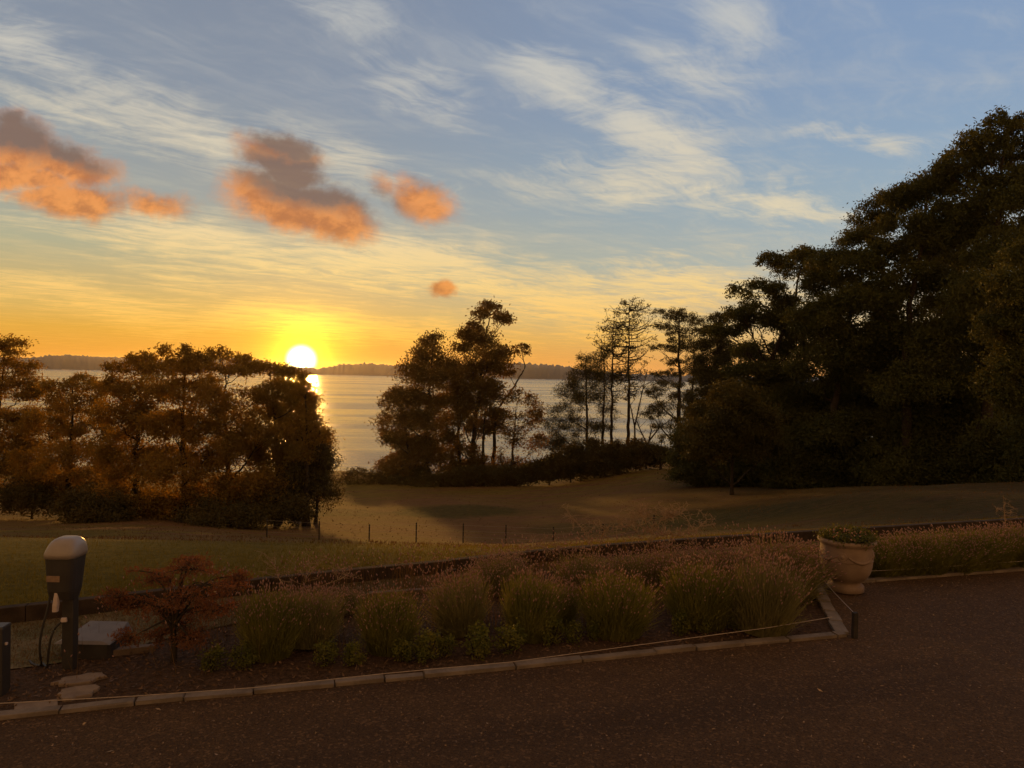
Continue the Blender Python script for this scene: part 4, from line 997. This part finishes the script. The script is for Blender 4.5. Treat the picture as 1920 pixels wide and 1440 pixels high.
# ------------------------------------------------------------------ red weeping maple
mp = G(325, 1240)
mo = empty('maple_shrub', (mp[0], mp[1], 0), 'spreading red leaved weeping maple beside the charging post', 'shrub')
k_ = mp[1] / F_PX; tb = Tubes(); C = []
tb.add([(0, 0, -.02), (.01, 0, .15), (-.02, .02, .3), (.02, .0, .42)], [.03, .025, .022, .018], 7)
for (x, y, rx, ry) in [(232, 1122, 18, 8), (265, 1098, 42, 12), (300, 1085, 44, 14), (345, 1070, 40, 16), (372, 1055, 34, 12), (400, 1080, 42, 16), (420, 1100, 30, 14), (330, 1105, 50, 18), (255, 1125, 36, 16), (290, 1130, 44, 16), (380, 1115, 46, 18), (418, 1128, 32, 14), (350, 1145, 46, 16), (285, 1160, 30, 14), (330, 1180, 30, 14), (395, 1150, 36, 14), (240, 1108, 22, 8), (300, 1192, 26, 12), (352, 1200, 28, 12), (268, 1178, 26, 10), (372, 1182, 30, 12), (432, 1088, 20, 8), (345, 1052, 16, 7)]:
    c = np.array([(x - 325) * k_, rng.uniform(-.22, .22), (1240 - y) * k_])
    e = c - np.array([0, 0, .01]); tb.add(bez((.0, 0, .3 + rng.uniform(-.1, .1)), (c[0] * .4, c[1] * .4, c[2] + .07), e, 8), np.linspace(.013, .004, 8), 5)
    nt = 12
    for _ in range(nt):
        t_ = c + rng.normal(size=3) * np.array([rx * k_ * .55, rx * k_ * .5, ry * k_ * .5])
        tb.add([e, (e + t_) / 2 + np.array([0, 0, .01]), t_], [.003, .0025, .0018], 4)
        C.append(t_ + rng.normal(size=(34, 3)) * np.array([.032, .032, .018]))
obj('trunk', tb.mesh('maple_trunk', (0, 0, 0)), M['bark'], mo, True)
V, Q = leaf_quads(np.concatenate(C), .034, .010, .7); obj('crown', mesh_from('maple_leaves', V, quads=Q), M['maple'], mo)

# ------------------------------------------------------------------ charging post, low box, cables
cp = G(131, 1252); k_ = cp[1] / F_PX
def cx(x): return (x - 131) * k_ * .82
def cz(y): return (1252 - y) * k_
ch = empty('charging_post', (cp[0], cp[1], 0), 'dark post carrying a hooded case with a pale domed cap and cables', 'charger')
mb = MB(); mb.box((0, 0, cz(1100) / 2 - .02), (.09, .08, cz(1100) + .04), 0, 1, .006); obj('post', mb.mesh('charger_post'), M['case'], ch)
def loft(secs):
    """secs: (z, x0, x1, y0, y1) rounded rectangles stacked"""
    V = []; F = []; n = 20
    for z, x0, x1, y0, y1 in secs:
        cx_, cy_, a, b = (x0 + x1) / 2, (y0 + y1) / 2, (x1 - x0) / 2, (y1 - y0) / 2
        for q in range(n):
            th = 2 * math.pi * (q + .5) / n; c, s_ = math.cos(th), math.sin(th)
            e = .5
            V.append((cx_ + a * abs(c) ** e * (1 if c > 0 else -1), cy_ + b * abs(s_) ** e * (1 if s_ > 0 else -1), z))
    for i_ in range(len(secs) - 1):
        for q in range(n):
            q2 = (q + 1) % n; F.append([i_ * n + q, i_ * n + q2, (i_ + 1) * n + q2, (i_ + 1) * n + q])
    F.append([q for q in range(n)][::-1]); F.append([(len(secs) - 1) * n + q for q in range(n)])
    return V, F
def part(name, secs, mt, par, smooth=False):
    V, F = loft(secs); return obj(name, mesh_from(name, V, polys=F), mt, par, smooth)
part('case', [(cz(1117), cx(94), cx(146), -.10, .07), (cz(1100), cx(92), cx(150), -.125, .09), (cz(1060), cx(90), cx(155), -.14, .10), (cz(1037), cx(88), cx(158), -.145, .105)], M['case'], ch)
part('cap', [(cz(1038), cx(86), cx(159), -.155, .115), (cz(1030), cx(86.5), cx(160.5), -.157, .117), (cz(1024), cx(89), cx(160), -.148, .11), (cz(1016), cx(93), cx(158), -.13, .10), (cz(1010), cx(97), cx(154), -.11, .085), (cz(1006), cx(102), cx(149), -.09, .07), (cz(1003.5), cx(108), cx(143), -.065, .05), (cz(1002.5), cx(116), cx(136), -.03, .02)], M['cap'], ch, True)
mb = MB(); mb.box((cx(110), -.137, cz(1075)), (.075, .006, .05), 0, 1, .002); mb.box((cx(125), -.137, cz(1075)), (.03, .006, .05), 0, 1, .002); obj('sticker', mb.mesh('sticker'), M['label'], ch)
part('cable_handle', [(cz(1137), cx(110), cx(121), -.13, -.09), (cz(1125), cx(111), cx(123), -.135, -.09), (cz(1108), cx(113), cx(122), -.125, -.09), (cz(1098), cx(114), cx(121), -.12, -.09)], M['handle'], ch)
mb = MB(); mb.box((cx(127), -.062, cz(1156)), (.05, .035, .035), .3, .8, .008); obj('socket', mb.mesh('socket'), M['handle'], ch)
def cable(pts, r=.009):
    p = np.array(pts); t = np.linspace(0, 1, 24)
    kn = np.linspace(0, 1, len(p)); q = np.stack([np.interp(t, kn, p[:, c]) for c in range(3)], 1)
    for _ in range(3): q[1:-1] = (q[:-2] + 2 * q[1:-1] + q[2:]) / 4
    tb = Tubes(); tb.add(q, np.full(24, r), 7); obj('cable', tb.mesh('cable', (0, 0, 0)), M['cable'], ch, True)
cable([(cx(95), -.06, cz(1112)), (cx(92), -.08, cz(1140)), (cx(84), -.10, cz(1168)), (cx(77), -.10, cz(1205)), (cx(75), -.06, cz(1235)), (cx(70), -.02, .012), (cx(40), .02, .012), (cx(20), .1, .012)])
cable([(cx(125), -.07, cz(1157)), (cx(113), -.10, cz(1168)), (cx(104), -.11, cz(1190)), (cx(98), -.10, cz(1220)), (cx(90), -.06, .012), (cx(60), .05, .012)])
cb = G(155, 1236)
cbx = empty('cable_box', (cb[0], cb[1], 0), 'low dark box with a sloping pale lid sitting behind the charging post', 'box')
kb = cb[1] / F_PX
part('box_body', [(-.01, -52 * kb, 50 * kb, 0, .34), (.13, -52 * kb, 50 * kb, 0, .34)], M['case'], cbx)
V = [(-54 * kb, -.01, .128), (52 * kb, -.01, .128), (52 * kb, .36, .128), (-54 * kb, .36, .128), (-44 * kb, .02, .148), (33 * kb, .02, .148), (45 * kb, .345, .205), (-30 * kb, .345, .205)]
obj('lid', mesh_from('lid', V, polys=[[3, 2, 1, 0], [4, 5, 6, 7], [0, 1, 5, 4], [1, 2, 6, 5], [2, 3, 7, 6], [3, 0, 4, 7]]), M['lid'], cbx)
eb = G(4, 1300)
ebo = empty('bollard', (eb[0] - .03, eb[1], 0), 'dark square bollard cut by the edge of view with a small bright fitting', 'bollard')
mb = MB(); mb.box((0, 0, .24), (.115, .115, .52), .1, 1, .006); obj('shaft', mb.mesh('bollard_shaft'), M['case'], ebo)
mb = MB(); mb.box((0, 0, .507), (.125, .125, .02), .1, .9, .004); obj('top_cap', mb.mesh('bollard_cap'), M['case'], ebo)
mb = MB(); mb.box((.064, -.01, .38), (.02, .02, .02), .1, 1, .004); obj('fitting', mb.mesh('fitting'), M['handle'], ebo)

# ------------------------------------------------------------------ stones, planks, dark bed post
def slab(name, label, cat, outline_px, z, th, mt, group=None, jag=.012):
    p = np.array([G(x, y, z) for x, y in outline_px])
    q = []
    for a, b in zip(p, np.roll(p, -1, 0)):
        for t_ in (0, .33, .66): q.append(a + (b - a) * t_ + np.r_[rng.normal(size=2) * jag, 0])
    q = np.array(q); c = q.mean(0); n = len(q); q = q - c
    top = q * np.array([.97, .97, 1]); V = np.concatenate([q - [0, 0, th], q - [0, 0, .008], top])
    F = [[i_ for i_ in range(n)], [2 * n + i_ for i_ in range(n)][::-1]]
    for l in (0, 1):
        for i_ in range(n): F.append([l * n + (i_ + 1) % n, l * n + i_, (l + 1) * n + i_, (l + 1) * n + (i_ + 1) % n])
    o = obj(name, mesh_from(name, V, polys=F), mt); o.location = c
    bmx = bmesh.new(); bmx.from_mesh(o.data); bmesh.ops.recalc_face_normals(bmx, faces=bmx.faces[:]); bmx.to_mesh(o.data); bmx.free()
    tag(o, label, cat, group)
slab('stepping_stone', 'stepping stone nearest the foot of the charging post', 'stepping stone', [(100, 1278), (130, 1268), (192, 1258), (196, 1266), (150, 1280), (112, 1282)], .02, .03, M['stone2'], 'stepping stones in the bed')
slab('stepping_stone', 'stepping stone closer to the driveway kerb', 'stepping stone', [(108, 1300), (125, 1290), (180, 1283), (184, 1290), (165, 1304), (120, 1309)], .02, .03, M['stone2'], 'stepping stones in the bed')
slab('paver', 'square dull paver lying against the inside of the kerb', 'paver', [(26, 1318), (108, 1310), (110, 1332), (28, 1342)], .012, .02, M['stone2'], None, .003)
slab('plank', 'pale plank lying between the cable box and the red maple', 'plank', [(205, 1214), (288, 1206), (290, 1211), (207, 1220)], .05, .06, M['plank'], 'planks lying in the bed', .002)
slab('plank', 'weathered plank lying flat in the gap between lavender bushes', 'plank', [(600, 1132), (662, 1126), (664, 1134), (602, 1141)], .03, .04, M['plank'], 'planks lying in the bed', .002)
slab('plank', 'long thin plank running up to the dark bed post', 'plank', [(690, 1109), (836, 1099), (836, 1102), (690, 1113)], .04, .05, M['plank'], 'planks lying in the bed', .001)
bp_ = G(840, 1108); mb = MB(); mb.box((0, 0, .10), (.075, .06, .26), .15, .95, .004); mb.box((.03, 0, .236), (.12, .03, .02), .35, 1, .003)
o = obj('bed_post', mb.mesh('bed_post'), M['post']); o.location = (bp_[0], bp_[1], 0); tag(o, 'short dark timber post standing among the faded lavender', 'post')

# ------------------------------------------------------------------ dry weeds and flower spire
def weed(label, d, stems, n_tw, r=.007, name='dry_weed', pod=True):
    b0 = P(*stems[0][0], d); b0[2] = 0 if b0[1] < edge_y(b0[0]) else HZ(b0[0], b0[1])
    tb = Tubes(); C = []
    for st in stems:
        p = np.array([P(x, y, d + rng.uniform(-.12, .12)) for x, y in st])
        if st is stems[0]: p[0] = b0
        seg = np.linspace(0, len(p) - 1, 6 * (len(p) - 1) + 1)
        q = np.stack([np.interp(seg, np.arange(len(p)), p[:, c]) for c in range(3)], 1)
        for _ in range(2): q[1:-1] = (q[:-2] + 2 * q[1:-1] + q[2:]) / 4
        tb.add(q, np.linspace(r, r * .35, len(q)), 5)
        for _ in range(n_tw):
            s_ = q[rng.integers(len(q) // 3, len(q))]; e = s_ + rng.normal(size=3) * np.array([.10, .10, .05]) + np.array([0, 0, .05])
            tb.add(bez(s_, (s_ + e) / 2 + rng.normal(size=3) * .015, e, 4), [.0032, .0028, .0024, .0018], 4)
            for w_ in range(5):
                e2 = e + rng.normal(size=3) * .035; tb.add([e, e2], [.0022, .0014], 4)
                if pod: C.append(e2 + rng.normal(size=(2, 3)) * .006)
    o = empty(name, tuple(b0), label, 'weed')
    V, Q = leaf_quads(np.concatenate(C), .014, .007, 0); tb.V.append(V); tb.Q.append(Q + tb.n)
    obj('stems', tb.mesh('weed_stems', b0), M['dry'], o)
weed('tall leaning dry weed standing above the hazy lavender', 9.6, [[(1200, 1095), (1206, 1035), (1232, 985), (1262, 945)], [(1225, 998), (1190, 982), (1168, 990)], [(1240, 975), (1275, 965)], [(1215, 1015), (1245, 1000), (1280, 1005)], [(1222, 1000), (1205, 970), (1200, 955)]], 30)
weed('arching dry weed with a forked top near the purple lavender', 10.0, [[(1310, 1060), (1304, 1000), (1285, 968)], [(1303, 995), (1325, 975)], [(1285, 1035), (1270, 1020), (1250, 1035)]], 14)
weed('low sprawling dry weed along the sleeper edging', 9.6, [[(1120, 1060), (1100, 1000), (1066, 962)], [(1120, 1050), (1130, 1000), (1145, 985)], [(1050, 1040), (1010, 1022), (985, 1030)], [(1110, 1030), (1060, 1025), (1020, 1035)]], 20)
weed('tangle of dry stems draped over the sleepers behind the dark post', 9.0, [[(870, 1075), (910, 1050), (945, 1035)], [(930, 1070), (955, 1040), (985, 1052)], [(760, 1075), (745, 1070), (730, 1062)]], 18)
weed('dry twiggy weed behind the lavender next to the red maple', 8.0, [[(560, 1120), (575, 1085), (600, 1050)], [(540, 1110), (520, 1080), (515, 1060)], [(600, 1100), (640, 1085), (655, 1075)]], 12)
weed('pale upright flower spire rising out of the lavender hedge', 11.2, [[(1888, 1010), (1885, 975), (1882, 948)]], 16, .010, 'flower_spire')

# ------------------------------------------------------------------ ground litter and grass (uncountable)
def in_bed(x, y):
    ky = np.interp(x, KA[:, 0], KA[:, 1]); 
    ok = (y > ky + .15) & (x < 3.05)
    return ok
n = 16000
x = rng.uniform(-5.5, 3.2, n); y = rng.uniform(4.8, 10.5, n)
ok = in_bed(x, y) & (y < edge_y(x) - np.interp(x, lx, lw) + .15)
x, y = x[ok], y[ok]; C = np.stack([x, y, rng.uniform(.004, .016, len(x))], 1)
V, Q = leaf_quads(C, .045, .014, 0); V[:, 2] = np.clip(np.abs(V[:, 2]), .002, .04)
o = obj('bark_mulch', mesh_from('bark_mulch', V, quads=Q), M['soil_chip']); o['kind'] = 'stuff'
def grass(name, n, xr, test, hgt, wd, mt, zf):
    x = rng.uniform(*xr, n); off = test(n, x); ok = off[1]; x = x[ok]; y = off[0][ok]
    z = zf(x, y); m_ = len(x)
    b = np.stack([x, y, z - .004], 1); a = rng.uniform(0, 6.28, m_)
    sv = np.stack([np.cos(a), np.sin(a), 0 * a], 1) * (wd * .5)
    tip = b + np.stack([rng.normal(size=m_) * hgt * .4, rng.normal(size=m_) * hgt * .4, hgt * rng.uniform(.5, 1.3, m_)], 1)
    V = np.stack([b - sv, b + sv, tip], 1).reshape(-1, 3)
    o = obj(name, mesh_from(name, V, tris=np.arange(m_ * 3).reshape(-1, 3)), mt); o['kind'] = 'stuff'
M['blade'] = leafmat('grass_blade', (.105, .085, .015), (.19, .145, .028), .35, (1.4, 1.2, .5), 1.5)
M['dryblade'] = leafmat('dry_grass_blade', (.085, .05, .022), (.15, .09, .04), .35, (1.4, 1.1, .6), 1.5)
grass('lawn_grass', 60000, (-9, 14), lambda n, x: ((lambda o_: (edge_y(x) + .10 + o_, np.ones(n, bool)))(rng.exponential(1.4, n))), .05, .008, M['blade'], lambda x, y: H(x, y))
grass('dry_grass', 26000, (-7, 1.0), lambda n, x: ((lambda o_: (edge_y(x) - .02 - o_ * np.interp(x, lx, lw), np.ones(n, bool)))(rng.uniform(0, 1, n))), .035, .006, M['dryblade'], lambda x, y: 0 * x + .006)
n = 5200
x = rng.uniform(-3.6, 3.3, n); y = np.interp(x, KA[:, 0], KA[:, 1]) + .55 + rng.uniform(0, 1, n) ** .8 * 2.6
cl = np.sin(x * 5.1 + y * 2.3) + np.sin(x * 2.2 - y * 4.1) + rng.normal(size=n) * .7
ok = (cl > .1) & (y < edge_y(x) - .25) & ((y > np.interp(x, KA[:, 0], KA[:, 1]) + 1.0) | (rng.uniform(0, 1, n) < .4))
x, y = x[ok], y[ok]; m_ = len(x); hg = rng.uniform(.16, .48, m_)
b = np.stack([x, y, 0 * x], 1); a = rng.uniform(0, 6.28, m_); sv = np.stack([np.cos(a), np.sin(a), 0 * a], 1) * .0028
tip = b + np.stack([rng.normal(size=m_) * .10, rng.normal(size=m_) * .10, hg], 1)
Vb = np.stack([b - sv, b + sv, tip], 1).reshape(-1, 3); Vs, Ts = spikes(tip, tip - b, .032, .0075)
me = mesh_from('wild_stalks', np.concatenate([Vb, Vs]), tris=np.concatenate([np.arange(m_ * 3).reshape(-1, 3), Ts + len(Vb)]))
me.materials.append(M['dryblade']); me.materials.append(M['flower'])
mi = np.zeros(len(me.polygons), dtype=np.int32); mi[m_:] = 1; me.polygons.foreach_set('material_index', mi)
o = obj('wild_grass', me); o['kind'] = 'stuff'
n = 9000
xx = rng.uniform(-1, 1, n); yy = 13 + 95 * rng.uniform(0, 1, n) ** 1.5; xx = xx * (yy * .8)
zz = H(xx, yy); a = rng.uniform(0, 6.28, n); hg = (.05 + .0008 * yy) * rng.uniform(.5, 1.4, n); wd_ = .010 + .0006 * yy
b = np.stack([xx, yy, zz - .01], 1); sv = np.stack([np.cos(a) * wd_, np.sin(a) * wd_, 0 * a], 1)
tip = b + np.stack([rng.normal(size=n) * hg * .5, rng.normal(size=n) * hg * .5, hg], 1)
o = obj('pasture_tussocks', mesh_from('tussocks', np.stack([b - sv, b + sv, tip], 1).reshape(-1, 3), tris=np.arange(n * 3).reshape(-1, 3)), M['dryblade']); o['kind'] = 'stuff'
# loose stones and leaves on the driveway
n = 9000
x = rng.uniform(-5, 9, n); y = rng.uniform(3.4, 10, n)
kx = np.interp(x, KA[:, 0], KA[:, 1]); rkx = np.interp(x, RA[:, 0], RA[:, 1])
ok = np.where(x < 3.4, y < kx - .02, y < rkx - .03); x, y = x[ok], y[ok]
C = np.stack([x, y, np.full(len(x), .007)], 1)
V, Q = leaf_quads(C, .017 * rng.uniform(.5, 1.8, len(C)), .012, 0); V[:, 2] = np.clip(np.abs(V[:, 2]), .005, .016)
M['grit'] = leafmat('grit', (.10, .065, .04), (.28, .19, .13), 0, (1, 1, 1), 30.0)
o = obj('gravel', mesh_from('gravel', V, quads=Q), M['grit']); o['kind'] = 'stuff'

n = 90
x = rng.uniform(-4.5, 8, n); y = rng.uniform(3.8, 9.6, n)
kx = np.interp(x, KA[:, 0], KA[:, 1]); rkx = np.interp(x, RA[:, 0], RA[:, 1])
ok = np.where(x < 3.4, y < kx - .04, y < rkx - .05); x, y = x[ok], y[ok]
V, Q = leaf_quads(np.stack([x, y, np.full(len(x), .012)], 1), .05, .022, 0); V[:, 2] = np.clip(np.abs(V[:, 2]), .006, .026)
M['fallen'] = leafmat('fallen_leaf', (.22, .14, .075), (.36, .25, .15), 0, (1, 1, 1), 30.0)
o = obj('fallen_leaves', mesh_from('fallen_leaves', V, quads=Q), M['fallen']); o['kind'] = 'stuff'
